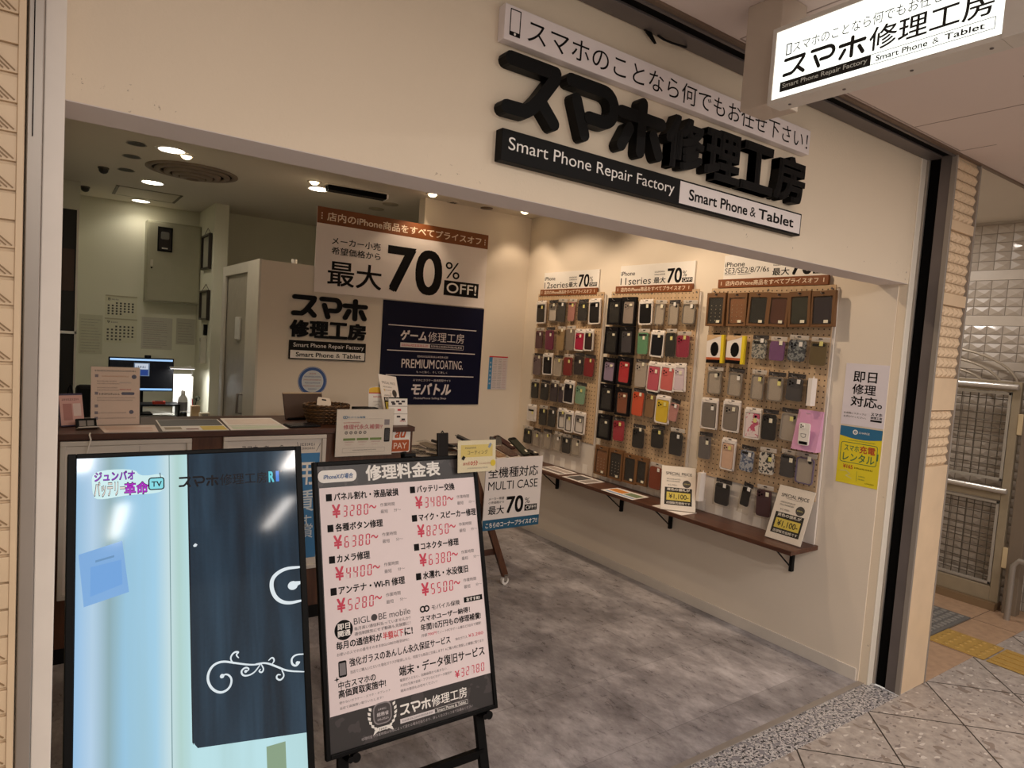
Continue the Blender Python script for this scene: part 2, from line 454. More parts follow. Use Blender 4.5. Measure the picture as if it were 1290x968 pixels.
# front wall above the opening, with its pale frame strips at both ends
b = MB(); b.box(.02, 1.56, 2.0, 3.385, 1.70, 2.72, WALL)
b.box(.02, 1.5605, 1.998, 3.385, 1.70, 2.0, wall_mat('#ddd2cd', .1)); b.box(3.385, 1.56, .0, 3.433, 1.60, 2.6, WALL)
b.box(3.385, 1.553, .0, 3.433, 1.56, 2.6, M('#e9e0d2', .45), .002)
struct(b.build('wall_front'))
b = MB(); b.box(-.6, 1.56, .0, .0195, 1.70, 2.72, WALL); b.box(-.013, 1.52, 0, .0195, 1.56, 2.64, M('#e8dfd5', .4), .002)
struct(b.build('wall_jamb'))
b = MB(); b.box(3.38, 1.60, 0, 3.42, 4.70, 2.66, WALLIN); struct(b.build('wall_right'))
b = MB(); b.box(3.372, 1.61, 0, 3.38, 4.665, .065, M('#d8cfc4', .5), .001); struct(b.build('baseboard_right'))
b = MB(); b.box(1.17, 4.67, 0, 2.362, 4.77, 2.031, WALLIN); b.box(2.362, 4.67, 0, 3.38, 4.77, 2.66, WALLIN)
struct(b.build('wall_back'))
b = MB(); b.box(.0, 1.70, 2.65, 3.42, 7.3, 2.72, CEIL); struct(b.build('ceiling'))
b = MB(); b.box(-.3, 7.25, 0, 1.22, 7.35, 2.66, WALLSTAFF); struct(b.build('wall_far'))
b = MB(); b.box(1.21, 6.95, 0, 3.42, 7.35, 2.66, WALLSTAFF); b.box(1.21, 6.50, 0, 1.33, 6.95, 2.66, WALLSTAFF, .004); struct(b.build('wall_side'))
b = MB(); b.box(-.3, 6.55, 0, .20, 7.25, 2.66, WALLSTAFF, .003); b.box(-.6, 1.70, 0, 0, 6.55, 2.66, WALLSTAFF); struct(b.build('wall_left'))
b = MB(); b.box(3.38, 4.77, 0, 3.42, 6.95, 2.66, WALLSTAFF); struct(b.build('wall_staff'))

# corridor ceiling with panel joints and the shutter slot above the shop front
b = MB()
b.box(-3, -6, 2.602, 9, 1.43, 2.70, wall_mat('#dccbc3', .05))
JN = M('#a08f86', .7)
for x in (1.78, 2.95, 3.40): b.box(x, .93 if x < 3.4 else 1.26, 2.6005, x + .004, 1.40, 2.603, JN)
b.box(1.78, 1.40, 2.6005, 3.40, 1.404, 2.603, JN); b.box(2.67, .93, 2.6005, 5.2, .934, 2.603, JN)
b.box(-3, 1.412, 2.594, 9, 1.43, 2.605, M('#7a6656', .5, .3))
struct(b.build('ceiling_corridor'))
b = MB(); b.box(-.03, 1.43, 2.60, 3.465, 1.485, 2.70, SLOT); b.box(-.03, 1.485, 2.592, 3.465, 1.556, 2.66, STEELD, .002)
b.box(-.03, 1.43, 2.588, 3.44, 1.44, 2.62, STEELD); struct(b.build('trim_shutter_channel'))

# tile maker: small bevelled pyramid tiles, the apex off centre
def relief(b, x0, y0, x1, y1, tw, th, z, mat, grout, h=.008, kind='pyr'):
    nx = max(1, round((x1 - x0) / tw)); ny = max(1, round((y1 - y0) / th)); tw = (x1 - x0) / nx; th = (y1 - y0) / ny
    b.quad(x0, y0, x1, y1, z, grout); g = .0022
    for i in range(nx):
        for j in range(ny):
            a, c = x0 + i * tw + g, y0 + j * th + g; a2, c2 = x0 + (i + 1) * tw - g, y0 + (j + 1) * th - g
            if kind == 'pyr':
                b.add([(a, c, z + .002), (a2, c, z + .002), (a2, c2, z + .002), (a, c2, z + .002), (a + (a2 - a) * .64, c + (c2 - c) * .45, z + h)],
                      [(0, 1, 4), (1, 2, 4), (2, 3, 4), (3, 0, 4)], mat)
            else:
                b.box(a, c, z, a2, c2, z + .004, mat)
TILE = M('#d9bf9f', .38, var=.12, scale=9, coat=.15); GROUT = M('#a98d70', .8); MARB = M('#dcc2a2', .35, var=.14, scale=7)
b = MB()     # right pillar: local x along the face, y up
b.box(.04, 0, -.2, .254, 2.60, -.014, MARB); b.box(.002, 0, -.022, .04, 2.60, -.014, MARB)
bands = [(.0, 1.13, 0), (1.13, 1.40, 1), (1.40, 1.56, 0), (1.56, 1.905, 1), (1.905, 1.965, 0), (1.965, 2.255, 1), (2.255, 2.305, 0), (2.305, 2.59, 1)]
for z0, z1, k in bands:
    if k: relief(b, .008, z0, .252, z1, .049, .0485, -.013, TILE, GROUT, .017)
    else: b.box(.008, z0 + .002, -.014, .252, z1 - .002, .003, MARB, .001)
b.box(-.006, 0, -.02, .008, 2.60, .004, STEEL, .002); b.box(.252, 0, -.2, .264, 2.60, .006, STEEL, .002)
o = b.build('pillar', None, FY(3.436, 1.425, 0)); struct(o)
b = MB(); b.box(3.433, 1.432, 0, 3.445, 1.492, 2.60, STEELD, .002); b.box(3.446, 1.492, 0, 3.47, 1.545, 2.60, SLOT)
b.box(3.433, 1.542, 0, 3.452, 1.56, 2.6, STEEL, .001); b.box(3.475, 1.63, 0, 3.69, 1.95, 2.60, MARB); struct(b.build('trim_shutter_guide'))
# left pillar, seen as a sliver
b = MB(); LT = M('#d6bd9c', .4, var=.1, scale=8)
b.box(-.50, 0, -.2, -.004, 2.60, -.006, LT)
for i in range(54):
    z0 = i * .0485
    if i in (21, 22, 23, 36, 42): b.box(-.5, z0 + .002, -.006, -.012, z0 + .0465, .001, LT, .001); continue
    for k in range(9):
        x1 = -.012 - k * .05; x0 = x1 - .047
        b.box(x0, z0 + .003, -.006, x1, z0 + .0455, 0, LT, .001)
        for q in range(5):
            b.beam((x0 + .002, z0 + .043 - q * .0075, 0), (x1 - .004 - q * .008, z0 + .007, 0), .0022, .003, M('#8f7352', .5), up=(0, 0, 1))
b.box(-.012, 0, -.02, -.002, 2.60, .003, LT, .001)
o = b.build('pillar', None, FY(-.036, 1.43, 0)); struct(o)
b = MB(); b.box(-.036, 1.462, 0, -.0132, 1.52, 2.64, STEEL, .002); b.box(-.028, 1.458, 1.9, -.0265, 1.462, 2.64, SLOT); struct(b.build('trim_shutter_guide'))

# side passage on the right
PT = M('#b9ada0', .35, var=.1, scale=6, coat=.2); PG = M('#8d8277', .8)
b = MB()
b.quad(-.5, 0, 3.6, 2.66, -.006, PT)
for z0, z1, k in ((.0, 1.62, 1), (1.62, 1.68, 0), (1.68, 1.93, 1), (1.93, 2.0, 0), (2.0, 2.25, 1), (2.25, 2.32, 0), (2.32, 2.64, 1)):
    if k: relief(b, -.5, z0, 3.0, z1, .098, .062, 0, PT, PG, .012)
    else: b.box(-.5, z0, -.004, 3.0, z1, .006, M('#cbc0b3', .35), .002)
o = b.build('wall_passage', None, FX(5.45, 3.2, 0)); struct(o)
b = MB(); b.box(3.43, 3.2, 0, 5.45, 3.3, 2.66, WALLSTAFF); struct(b.build('wall_passage_end'))
b = MB(); b.box(3.70, 1.43, 2.66, 9, 3.3, 2.72, wall_mat('#d5cabc', .05)); b.box(3.70, 1.43, 2.60, 9, 1.436, 2.66, CEIL); struct(b.build('ceiling_passage'))
PK = M('#b39479', .5, var=.3, scale=22, bump=.1)
b = MB(); b.box(3.69, 1.425, -.05, 5.45, 3.2, .0, PK)
for y in (1.67, 2.27): b.box(3.70, y, 0, 5.4, y + .004, .0006, M('#5b4a3c', .7))
for x in (4.29, 4.95): b.box(x, 1.43, 0, x + .004, 2.9, .0006, M('#5b4a3c', .7))
struct(b.build('floor_passage'))
# ------------------------------------------------------------------ logo characters
def kata(b, ch, x0, y0, x1, y1, z0, z1, mat, w=.2):
    X = lambda u: x0 + u * (x1 - x0)
    Y = lambda v: y0 + v * (y1 - y0)
    k = w * (y1 - y0); L = []
    if ch == 'ス':
        L = [[(.12, .89), (.86, .89), (.84, .78), (.62, .42), (.50, .26), (.40, .18), (.10, .17)], [(.62, .42), (.88, .12)]]
    elif ch == 'マ':
        arc = [(.72 + .2 * math.sin(t), .64 + .25 * math.cos(t)) for t in [i * PI / 8 for i in range(9)]]
        L = [[(.10, .89), (.72, .89)] + arc[1:] + [(.46, .39)], [(.22, .62), (.40, .10)]]
    elif ch == 'ホ':
        L = [[(.08, .68), (.92, .68)], [(.5, .92), (.5, .10)], [(.25, .44), (.11, .13)], [(.75, .44), (.89, .13)]]
    for i, P in enumerate(L):
        b.stroke([(X(u), Y(v)) for u, v in P], k, mat, z0, None if z1 is None else z1 + i * 4e-4)
        if z1 is None: z0 += 3e-5
    return b
def logo(b, x0, y0, x1, y1, z, mat, kw=.17, bold=.012):
    """flat one-line version of the shop name"""
    w = (x1 - x0); c = w * .152
    for i, ch in enumerate('スマホ'): kata(b, ch, x0 + i * c, y0, x0 + i * c + c * .93, y1, z, None, mat, kw)
    b.text('修理工房', x0 + 3.02 * c, y0, x1, y1, z, mat, bold)

# ------------------------------------------------------------------ big sign on the front wall
t = thing('shop_sign', 'large shop sign of black raised characters and two boards above the opening', 'sign', FY(0, 1.56, 0))
b = MB(); D = .032
b.box(.974, 2.396, 0, 2.412, 2.488, D, M('#e6dcdb', .5, var=.02), .002)
b.stroke([(.992, 2.412), (.992, 2.478), (1.024, 2.478), (1.024, 2.412), (.992, 2.412)], .003, INK, D + .0004)
b.quad(.991, 2.410, 1.0255, 2.421, D + .0008, INK); b.poly(MB.circ(1.008, 2.4155, .0035, 8), D + .0012, WHITE)
b.text('スマホのことなら何でもお任せ下さい！', 1.05, 2.409, 2.396, 2.474, D + .0006, INK, .004)
b.build('tagline_board', t)
DL = .036
for ch, a, c in (('ス', .975, 1.183), ('マ', 1.188, 1.398), ('ホ', 1.396, 1.606)):
    b = MB(); kata(b, ch, a, 2.194, c, 2.372, 0, DL, BLACK, .21); b.build('letter', t)
for ch, a, c in (('修', 1.612, 1.797), ('理', 1.806, 1.996), ('工', 2.004, 2.192), ('房', 2.203, 2.398)):
    b = MB(); b.text(ch, a, 2.197, c, 2.366, 0, BLACK, .04, DL); b.build('letter', t)
b = MB()
b.box(.989, 2.083, 0, 2.404, 2.168, D, BLACKM, .002)
b.quad(1.699, 2.090, 2.397, 2.162, D + .0005, M('#eae1df', .5, var=.02))
b.text('Smart Phone Repair Factory', 1.011, 2.104, 1.672, 2.149, D + .001, WHITE, .004)
b.text('Smart Phone', 1.745, 2.107, 2.062, 2.144, D + .001, INK, .022); b.text('&', 2.078, 2.108, 2.112, 2.142, D + .001, INK, -.004); b.text('Tablet', 2.128, 2.107, 2.352, 2.144, D + .001, INK, .022)
b.build('name_board', t)

# ------------------------------------------------------------------ lit projecting sign
t = thing('projecting_sign', 'lit white box sign hanging from the passage ceiling', 'sign', frame((1.6, 1.153, 2.287), (0, -1, 0), (0, 0, 1)))
HOUS = M('#d5cdc4', .4, .1); LIT = EM('#eef3ea', SIGN_E, .25, '#e8e8e4', .3)
b = MB(); b.box(.0118, 0, -.062, .5482, .011, 0, HOUS); b.box(.0118, .19, -.062, .5482, .202, 0, HOUS)
b.box(0, 0, -.062, .012, .202, 0, HOUS, .001); b.box(.548, 0, -.066, .60, .205, .004, HOUS, .002)
for x in (.05, .20, .36, .52): b.cyl((x, .0005, -.031), (x, -.002, -.031), .004, STEELD, 8)
b.build('housing', t)
b = MB(); b.box(.010, .009, -.058, .55, .192, -.003, LIT)
DK = M('#141414', .4); z = -.0024
b.stroke([(.045, .122), (.045, .149), (.058, .149), (.058, .122), (.045, .122)], .003, DK, z)
b.text('スマホのことなら何でもお任せ下さい！', .064, .122, .515, .150, z, M('#4f5452', .4), .0)
for i, ch in enumerate('スマホ'): kata(b, ch, .036 + i * .077, .060, .036 + i * .077 + .072, .114, z, None, DK, .17)
b.text('修理工房', .268, .060, .527, .115, z, DK, .012)
b.quad(.034, .027, .276, .053, z, DK); b.text('Smart Phone Repair Factory', .042, .0325, .268, .048, z + .0005, M('#dfe4de', .4), .01)
b.stroke([(.276, .028), (.532, .028), (.532, .052), (.276, .052)], .0014, DK, z + .0002)
b.text('Smart Phone', .288, .0335, .402, .047, z, DK, .02); b.text('&', .412, .034, .426, .046, z, DK); b.text('Tablet', .436, .0335, .514, .047, z, DK, .02)
b.build('lit_face', t)
b = MB(); b.box(-.115, .02, -.15, -.002, .3145, -.035, M('#bfae9e', .5), .003); b.build('mounting_bracket', t)
b = MB(); b.box(.60, .02, -.06, .655, .3145, -.004, HOUS, .005); b.build('mounting_bracket', t)

# ------------------------------------------------------------------ banner, posters and small sign on the back wall
def print_panel(name, label, cat, mat, w, h, th, draw, base=PAPER, group=None, bev=.0):
    b = MB(); b.box(0, 0, 0, w, h, th, base, bev); draw(b, th + .0006)
    o = b.build(name, None, mat); return tag(o, label, cat, group)

def banner(b, z):
    X = lambda x: x - 1.527; Y = lambda y: y - 1.851
    b.quad(0, Y(2.333), 1.42, Y(2.447), z, BROWNSTRIP); z += .0006
    b.text('店内のiPhone商品をすべてプライスオフ', X(1.598), Y(2.357), X(2.88), Y(2.418), z, CREAMINK, .018)
    for x in (1.556, 2.912):
        for k in range(3): b.quad(X(x), Y(2.362 + k * .018), X(x + .008), Y(2.372 + k * .018), z, CREAMINK)
    b.text('メーカー小売', X(1.64), Y(2.197), X(2.01), Y(2.25), z, INK, .012)
    b.text('希望価格から', X(1.64), Y(2.127), X(2.013), Y(2.18), z, INK, .012)
    b.text('最大', X(1.62), Y(1.906), X(2.031), Y(2.085), z, INK, .014)
    b.text('70', X(2.07), Y(1.908), X(2.538), Y(2.255), z, INK, .024)
    b.text('%', X(2.565), Y(2.058), X(2.695), Y(2.188), z, INK, .0)
    b.quad(X(2.56), Y(1.926), X(2.882), Y(2.042), z, INK)
    b.text('OFF!', X(2.585), Y(1.946), X(2.862), Y(2.026), z + .0006, WHITE, .01)
print_panel('sale_banner', 'big white 70 percent off banner with brown strip high on back wall', 'banner', FY(1.527, 4.668, 1.851), 1.42, .596, .008, banner, M('#efe4de', .5, var=.02))

def navy(b, z):
    X = lambda x: x - 2.058; Y = lambda y: y - 1.05
    for y in (1.656, 1.464, 1.275): b.quad(X(2.108), Y(y), X(2.89), Y(y + .007), z, NAVYINK)
    b.text('ゲーム', X(2.213), Y(1.549), X(2.437), Y(1.628), z, NAVYINK, .04, 0, .15); b.text('修理工房', X(2.45), Y(1.548), X(2.778), Y(1.626), z, NAVYINK, .0)
    b.quad(X(2.215), Y(1.495), X(2.471), Y(1.531), z, NAVYINK); b.greek(X(2.225), Y(1.504), X(2.461), Y(1.522), z + .0006, RED)
    b.stroke([(X(2.471), Y(1.496)), (X(2.776), Y(1.496)), (X(2.776), Y(1.530)), (X(2.471), Y(1.530))], .003, NAVYINK, z); b.greek(X(2.48), Y(1.505), X(2.765), Y(1.522), z, NAVYINK)
    b.greek(X(2.365), Y(1.422), X(2.638), Y(1.438), z, NAVYINK)
    b.text('PREMIUM', X(2.234), Y(1.336), X(2.52), Y(1.405), z, NAVYINK, .012); b.text('COATING.', X(2.532), Y(1.336), X(2.782), Y(1.405), z, NAVYINK, -.008)
    b.text('もっと強く、そして美しく', X(2.363), Y(1.299), X(2.64), Y(1.316), z, NAVYINK)
    b.text('スマホとガラケー高価買取サイト', X(2.338), Y(1.233), X(2.678), Y(1.252), z, NAVYINK)
    b.text('モバトル', X(2.329), Y(1.126), X(2.684), Y(1.22), z, NAVYINK, .045, 0, .2)
    b.text('MobilePhone Selling Shop', X(2.356), Y(1.088), X(2.644), Y(1.108), z, NAVYINK)
print_panel('service_poster', 'dark navy poster with white lettering below the sale banner', 'poster', FY(2.058, 4.669, 1.05), .896, .793, .004, navy, NAVY)

def chart(b, z):
    b.quad(0, 0, .034, .27, z, SKYBLUE); b.quad(0, .27, .19, .28, z, RED)
    for k in range(6): b.text('修理料金表中'[k], .009, .215 - k * .035, .025, .232 - k * .035, z + .0005, WHITE)
    for k in range(17):
        for c in range(3): b.greek(.045 + c * .048, .012 + k * .015, .083 + c * .048, .018 + k * .015, z, GREYINK if c != 2 else M('#b77f86'))
print_panel('price_chart', 'small blue edged price chart right of the navy poster', 'poster', FY(3.036, 4.669, 1.18), .19, .28, .002, chart, M('#d9cfcf', .6))

t = thing('wall_sign', 'small black raised shop sign on the back wall left of the navy poster', 'sign', FY(0, 4.67, 0))
for ch, a, c in (('ス', 1.375, 1.56), ('マ', 1.572, 1.735), ('ホ', 1.745, 1.932)):
    b = MB(); kata(b, ch, a, 1.665, c, 1.822, 0, .018, BLACK, .21); b.build('letter', t)
for ch, a, c in (('修', 1.373, 1.505), ('理', 1.512, 1.645), ('工', 1.652, 1.785), ('房', 1.792, 1.928)):
    b = MB(); b.text(ch, a, 1.526, c, 1.646, 0, BLACK, .042, .018); b.build('letter', t)
b = MB(); b.box(1.373, 1.372, 0, 1.934, 1.503, .016, BLACKM, .002); b.quad(1.381, 1.379, 1.926, 1.434, .0166, WHITE)
b.text('Smart Phone Repair Factory', 1.40, 1.449, 1.918, 1.487, .0166, WHITE, .002)
b.text('Smart Phone', 1.42, 1.390, 1.69, 1.422, .0172, INK, .024); b.text('&', 1.708, 1.391, 1.738, 1.421, .0172, INK); b.text('Tablet', 1.755, 1.390, 1.898, 1.422, .0172, INK, .024)
b.build('name_board', t)
b = MB(); RB = M('#3c5b98', .5)
b.prism(MB.circ(0, 0, .104, 36), 0, .002, RB); b.poly(MB.circ(0, 0, .101, 36), .0025, M('#dfe4ea')); b.ring(0, 0, .078, .099, .003, RB, 36); b.poly(MB.circ(0, 0, .075, 36), .0032, M('#cfd3d6'))
for k, w in enumerate((.05, .12, .13, .11, .13, .06)): b.greek(-w / 2, .05 - k * .022, w / 2, .06 - k * .022, .004, RB if k % 2 else M('#b06a70'))
b.greek(-.02, -.085, .02, -.078, .004, WHITE)
tag(b.build('round_sticker', None, FY(1.551, 4.669, 1.217)), 'round blue and white sticker on back wall under the small black sign', 'sticker')

# ------------------------------------------------------------------ right wall: pegboards, signs, shelf
PEG = peg_mat(); PEGEDGE = M('#cba878', .6)
BACKP = M('#ddd4cb', .5, var=.03); DIV = M('#efe9e2', .5)
PX = 3.358
def pegboard(label, yl, yr, zb):
    w = yl - yr
    t = thing('pegboard', label, 'pegboard', FX(PX, yl, 0), 'wall pegboards')
    b = MB(); b.box(0, zb, -.006, w, 2.004, 0, PEG, .001); b.build('board', t)
    b = MB(); b.box(.012, .622, -.0195, w + .012, 1.985, -.0062, BACKP)
    for k in range(6): b.box(.03 + k * w / 6, .626, -.0062, .034 + k * w / 6 + .05, .70, -.0045, DIV)
    b.build('backing_panel', t)
    b = MB()
    for x in (.02, w / 2, w - .02): b.cyl((x, 1.985, 0), (x, 1.985, .003), .006, STEELD, 10)
    b.build('screw', t)
    return t
BA = pegboard('leftmost of the three pegboards, hung with phone cases', 4.471, 3.667, .865)
BB = pegboard('middle pegboard between the other two, black boxes on its left', 3.587, 2.791, .845)
BC = pegboard('rightmost of the three pegboards, brown boxes along its top', 2.694, 1.902, .850)

def series(label, yl, w, z0, title, x70, tall):
    t = thing('series_sign', label, 'sign', FX(3.357, yl, z0), 'signs above the pegboards')
    b = MB(); b.box(.022, .02, -.019, w, tall, -.012, WHITE)
    z = -.0114
    b.text('iPhone', .03, .100, .168, .130, z, INK, .008)
    b.text(title[0], .03, .036 if not title[1] else .062, title[2], .086 if not title[1] else .094, z, INK, .004)
    if title[1]:
        b.quad(.03, .054, .11, .057, z, INK); b.quad(.125, .054, .215, .057, z, INK)
    b.text('最大', x70 - .118, .038, x70 - .012, .080, z, INK, .016); b.greek(x70 - .115, .092, x70 - .02, .103, z, INK); b.greek(x70 - .115, .110, x70 - .02, .121, z, INK)
    b.text('70', x70, .036, x70 + .125, .134, z, INK, .024); b.text('%', x70 + .13, .075, x70 + .165, .112, z, INK)
    b.quad(x70 + .128, .038, x70 + .215, .068, z, INK); b.text('OFF!', x70 + .134, .043, x70 + .209, .063, z + .0005, WHITE, .01)
    b.build('title_panel', t)
    b = MB(); b.box(0, -.025, -.014, w, .026, .004, BROWNSTRIP, .001)
    b.text('店内のiPhone商品をすべてプライスオフ', .055, -.014, w - .055, .016, .0046, CREAMINK, .016)
    for x in (.022, w - .027): b.quad(x, -.010, x + .005, .012, .0046, CREAMINK)
    b.build('sale_strip', t)
series('12 series sale sign on top of the leftmost pegboard', 4.442, .694, 2.012, ('12series', 0, .335), .462, .165)
series('11 series sale sign on top of the middle pegboard', 3.545, .697, 2.014, ('11series', 0, .325), .468, .172)
series('SE series sale sign on top of the rightmost pegboard', 2.648, .703, 2.030, ('SE3/SE2/8/7/6s', 1, .335), .475, .172)

# wooden shelf under the pegboards
t = thing('wall_shelf', 'long brown wooden shelf on black brackets under the pegboards', 'shelf', TR(0, 0, 0))
b = MB(); b.box(3.128, 1.872, .597, 3.38, 4.62, .621, WOODDY, .002); b.build('plank', t)
for y in (2.005, 2.875, 3.33, 4.06):
    b = MB(); b.box(3.355, y - .009, .44, 3.379, y + .009, .597, BLACKM, .001); b.box(3.17, y - .009, .589, 3.379, y + .009, .597, BLACKM, .001)
    b.tube([(3.19, y, .592), (3.362, y, .462)], .0045, BLACKM, 8); b.build('bracket', t)

def special(label, mat):
    t = thing('price_stand', label, 'sign', mat, 'special price stands')
    b = MB(); b.box(0, 0, -.002, .21, .297, 0, PAPER); z = .0006
    b.text('SPECIAL PRICE', .026, .236, .186, .255, z, INK, .014); b.greek(.06, .228, .152, .233, z, GREYINK)
    b.greek(.032, .203, .122, .212, z, INK); b.greek(.032, .188, .118, .197, z, INK); b.text('¥2,980-', .04, .160, .10, .172, z, GREYINK)
    b.poly(MB.circ(.155, .180, .0255, 24), z, TAUPE); b.greek(.138, .176, .172, .184, z + .0005, STICKY)
    b.quad(.022, .034, .188, .150, z, M('#1a1615', .6, spec=.15)); b.text('黄色の値札が', .036, .128, .175, .146, z + .0006, WHITE, .02)
    b.quad(.034, .064, .178, .118, z + .0006, M('#e2cf57', .5)); b.text('¥1,100-', .048, .070, .168, .108, z + .0012, INK, .012)
    b.text('店頭販売価格です', .034, .040, .178, .056, z + .0006, WHITE, .01); b.build('price_card', t)
    b = MB(); b.box(-.004, -.004, .0025, .214, .300, .004, CLEAR); b.box(-.004, -.004, -.004, .214, .300, -.003, CLEAR)
    b.build('acrylic_holder', t)
    return t
def lean_frame(o, t, lean):
    t, lean = math.radians(t), math.radians(lean)
    n = Vector((-math.cos(t), -math.sin(t), 0)); uy = Vector((0, 0, 1)) * math.cos(lean) - n * math.sin(lean)
    return frame(o, (math.sin(t), -math.cos(t), 0), uy)
special('special price card in clear stand on shelf below the middle pegboard', lean_frame((3.113, 2.746, .628), 45, 35))
special('special price card in clear stand at the near end of the shelf', lean_frame((3.235, 2.098, .627), 0, 20))
def flyer(name, label, P, z, mat, draw=None, group=None, cat='flyer', th=.0012):
    b = MB(); b.prism(P, 0, th, mat)
    if draw: draw(b, th + .0004, P)
    o = b.build(name, None, TR(0, 0, z)); return tag(o, label, cat, group)
def bl(P, u, v):
    a = [P[0][i] * (1 - u) + P[1][i] * u for i in (0, 1)]; c = [P[3][i] * (1 - u) + P[2][i] * u for i in (0, 1)]
    return (a[0] * (1 - v) + c[0] * v, a[1] * (1 - v) + c[1] * v)
def blocks(spec):
    def f(b, z, P):
        for (u0, v0, u1, v1, m) in spec: b.poly([bl(P, u0, v0), bl(P, u1, v0), bl(P, u1, v1), bl(P, u0, v1)], z, m); z += .0002
    return f
LB = M('#8fa6c8', .5); OR = M('#d98a3c', .5)
flyer('flyer', 'coloured flyer lying on the shelf left of the price card', [(3.126, 3.30), (3.126, 3.0), (3.30, 3.015), (3.292, 3.305)], .621, PAPER, blocks([(.08, .1, .95, .25, LB), (.06, .35, .5, .8, OR), (.55, .35, .95, .8, M('#7c8b6a'))]), 'flyers on the shelf')
flyer('flyer', 'printed flyer lying on the shelf under the right half of leftmost pegboard', [(3.14, 3.735), (3.14, 3.48), (3.335, 3.48), (3.335, 3.735)], .621, PAPER, blocks([(.06, .1, .6, .85, GREYPRINT), (.65, .1, .95, .85, M('#9a8f8a'))]), 'flyers on the shelf')
flyer('flyer', 'printed flyer farthest along the shelf under leftmost pegboard', [(3.16, 4.08), (3.16, 3.80), (3.34, 3.80), (3.34, 4.08)], .621, PAPER, blocks([(.06, .15, .94, .4, M('#8a7f7c')), (.06, .5, .94, .85, M('#b9aaa3'))]), 'flyers on the shelf')
flyer('flyer', 'single white sheet under the price card on the shelf', [(3.14, 2.84), (3.14, 2.60), (3.28, 2.60), (3.28, 2.84)], .621, PAPER, None, 'flyers on the shelf')

# wall posters
def soku(b, z):
    X = lambda y: 1.817 - y; Y = lambda v: v - 1.286
    b.text('即日', X(1.773), Y(1.507), X(1.655), Y(1.562), z, INK, .018); b.text('修理', X(1.773), Y(1.445), X(1.655), Y(1.498), z, INK, .018)
    b.text('対応。', X(1.776), Y(1.383), X(1.618), Y(1.437), z, INK, .018)
    b.text('お気軽にスタッフに', X(1.805), Y(1.342), X(1.69), Y(1.352), z, INK); b.text('お声がけください。', X(1.805), Y(1.324), X(1.69), Y(1.334), z, INK)
    b.text('スマホ', X(1.668), Y(1.345), X(1.612), Y(1.361), z, INK, .03); b.text('修理工房', X(1.668), Y(1.329), X(1.612), Y(1.342), z, INK, .02); b.quad(X(1.668), Y(1.316), X(1.612), Y(1.325), z, INK)
print_panel('wall_poster', 'white same-day repair poster on the right wall above the yellow poster', 'poster', FX(3.379, 1.817, 1.286), .216, .315, .0012, soku, M('#e6dfe6', .5, var=.02))
def yel(b, z):
    X = lambda y: 1.814 - y; Y = lambda v: v - .984; G = M('#4f7a4c', .5); BLUE = M('#2f6f96', .5)
    P = [(0, .245)] + [(.212 * k / 10, .245 - .012 * math.sin(PI * k / 10)) for k in range(1, 10)] + [(.212, .245), (.212, .294), (0, .294)]
    b.poly(P, z, BLUE); b.poly(MB.circ(.078, .268, .013, 16), z + .0005, WHITE); b.ring(.078, .268, .003, .007, z + .001, BLUE, 12); b.text('CHARGE', .096, .263, .150, .273, z + .0005, WHITE)
    b.greek(.045, .222, .185, .227, z, G)
    P = MB.rr(.012, .110, .196, .212, .012); b.stroke(P + [P[0]], .003, G, z); b.quad(.1965, .14, .203, .175, z, G)
    b.text('スマホ', .03, .168, .105, .200, z, G, .016); b.text('充電', .108, .165, .186, .204, z, M('#b8402c'), .022); b.text('レンタル', .026, .117, .186, .160, z, G, .016)
    b.text('¥165', .032, .078, .082, .098, z, M('#b8402c'), .02); b.greek(.09, .083, .185, .091, z, INK)
    b.stroke([(.02, .062), (.05, .066), (.07, .052), (.05, .04), (.08, .03)], .004, M('#d8d28c'), z); b.quad(.105, .02, .1065, .07, z, G); b.greek(.115, .03, .15, .036, z, G); b.greek(.115, .045, .15, .051, z, G)
    b.greek(.15, .016, .195, .022, z, INK)
print_panel('wall_poster', 'yellow charger rental poster with blue top on the right wall', 'poster', FX(3.3795, 1.814, .984), .212, .294, .0012, yel, M('#e9d62e', .5, var=.03))

# ------------------------------------------------------------------ phone cases on the pegboards
def case_geo(b, x0, y0, x1, y1, z0, z1, mat, cam='sq', lens=True):
    w = x1 - x0
    b.prism(MB.rr(x0, y0, x1, y1, w * .16, 3), z0, z1, mat)
    cw = w * .42; cx, cy = x0 + w * .09, y1 - w * .09 - cw
    if cam == 'sq':
        b.prism(MB.rr(cx, cy, cx + cw, cy + cw, cw * .26, 3), z1, z1 + .0025, mat)
        if lens:
            for u, v in ((.28, .72), (.28, .28), (.72, .5)): b.prism(MB.circ(cx + u * cw, cy + v * cw, cw * .15, 8), z1 + .0025, z1 + .0035, BLACK)
    elif cam == 'dot':
        b.prism(MB.circ(x0 + w * .74, y1 - w * .18, w * .09, 10), z1, z1 + .002, BLACK)
    elif cam == 'bar':
        b.prism(MB.rr(x0 + w * .1, y1 - w * .26, x1 - w * .1, y1 - w * .1, w * .07, 3), z1, z1 + .002, BLACK)
CARDW = M('#efe6df', .5, var=.03); BROWNBOX = M('#74502f', .6, scale=30); BLKBOX = M('#0f0d11', .45, spec=.25); CARDB = M('#2a2326', .6)
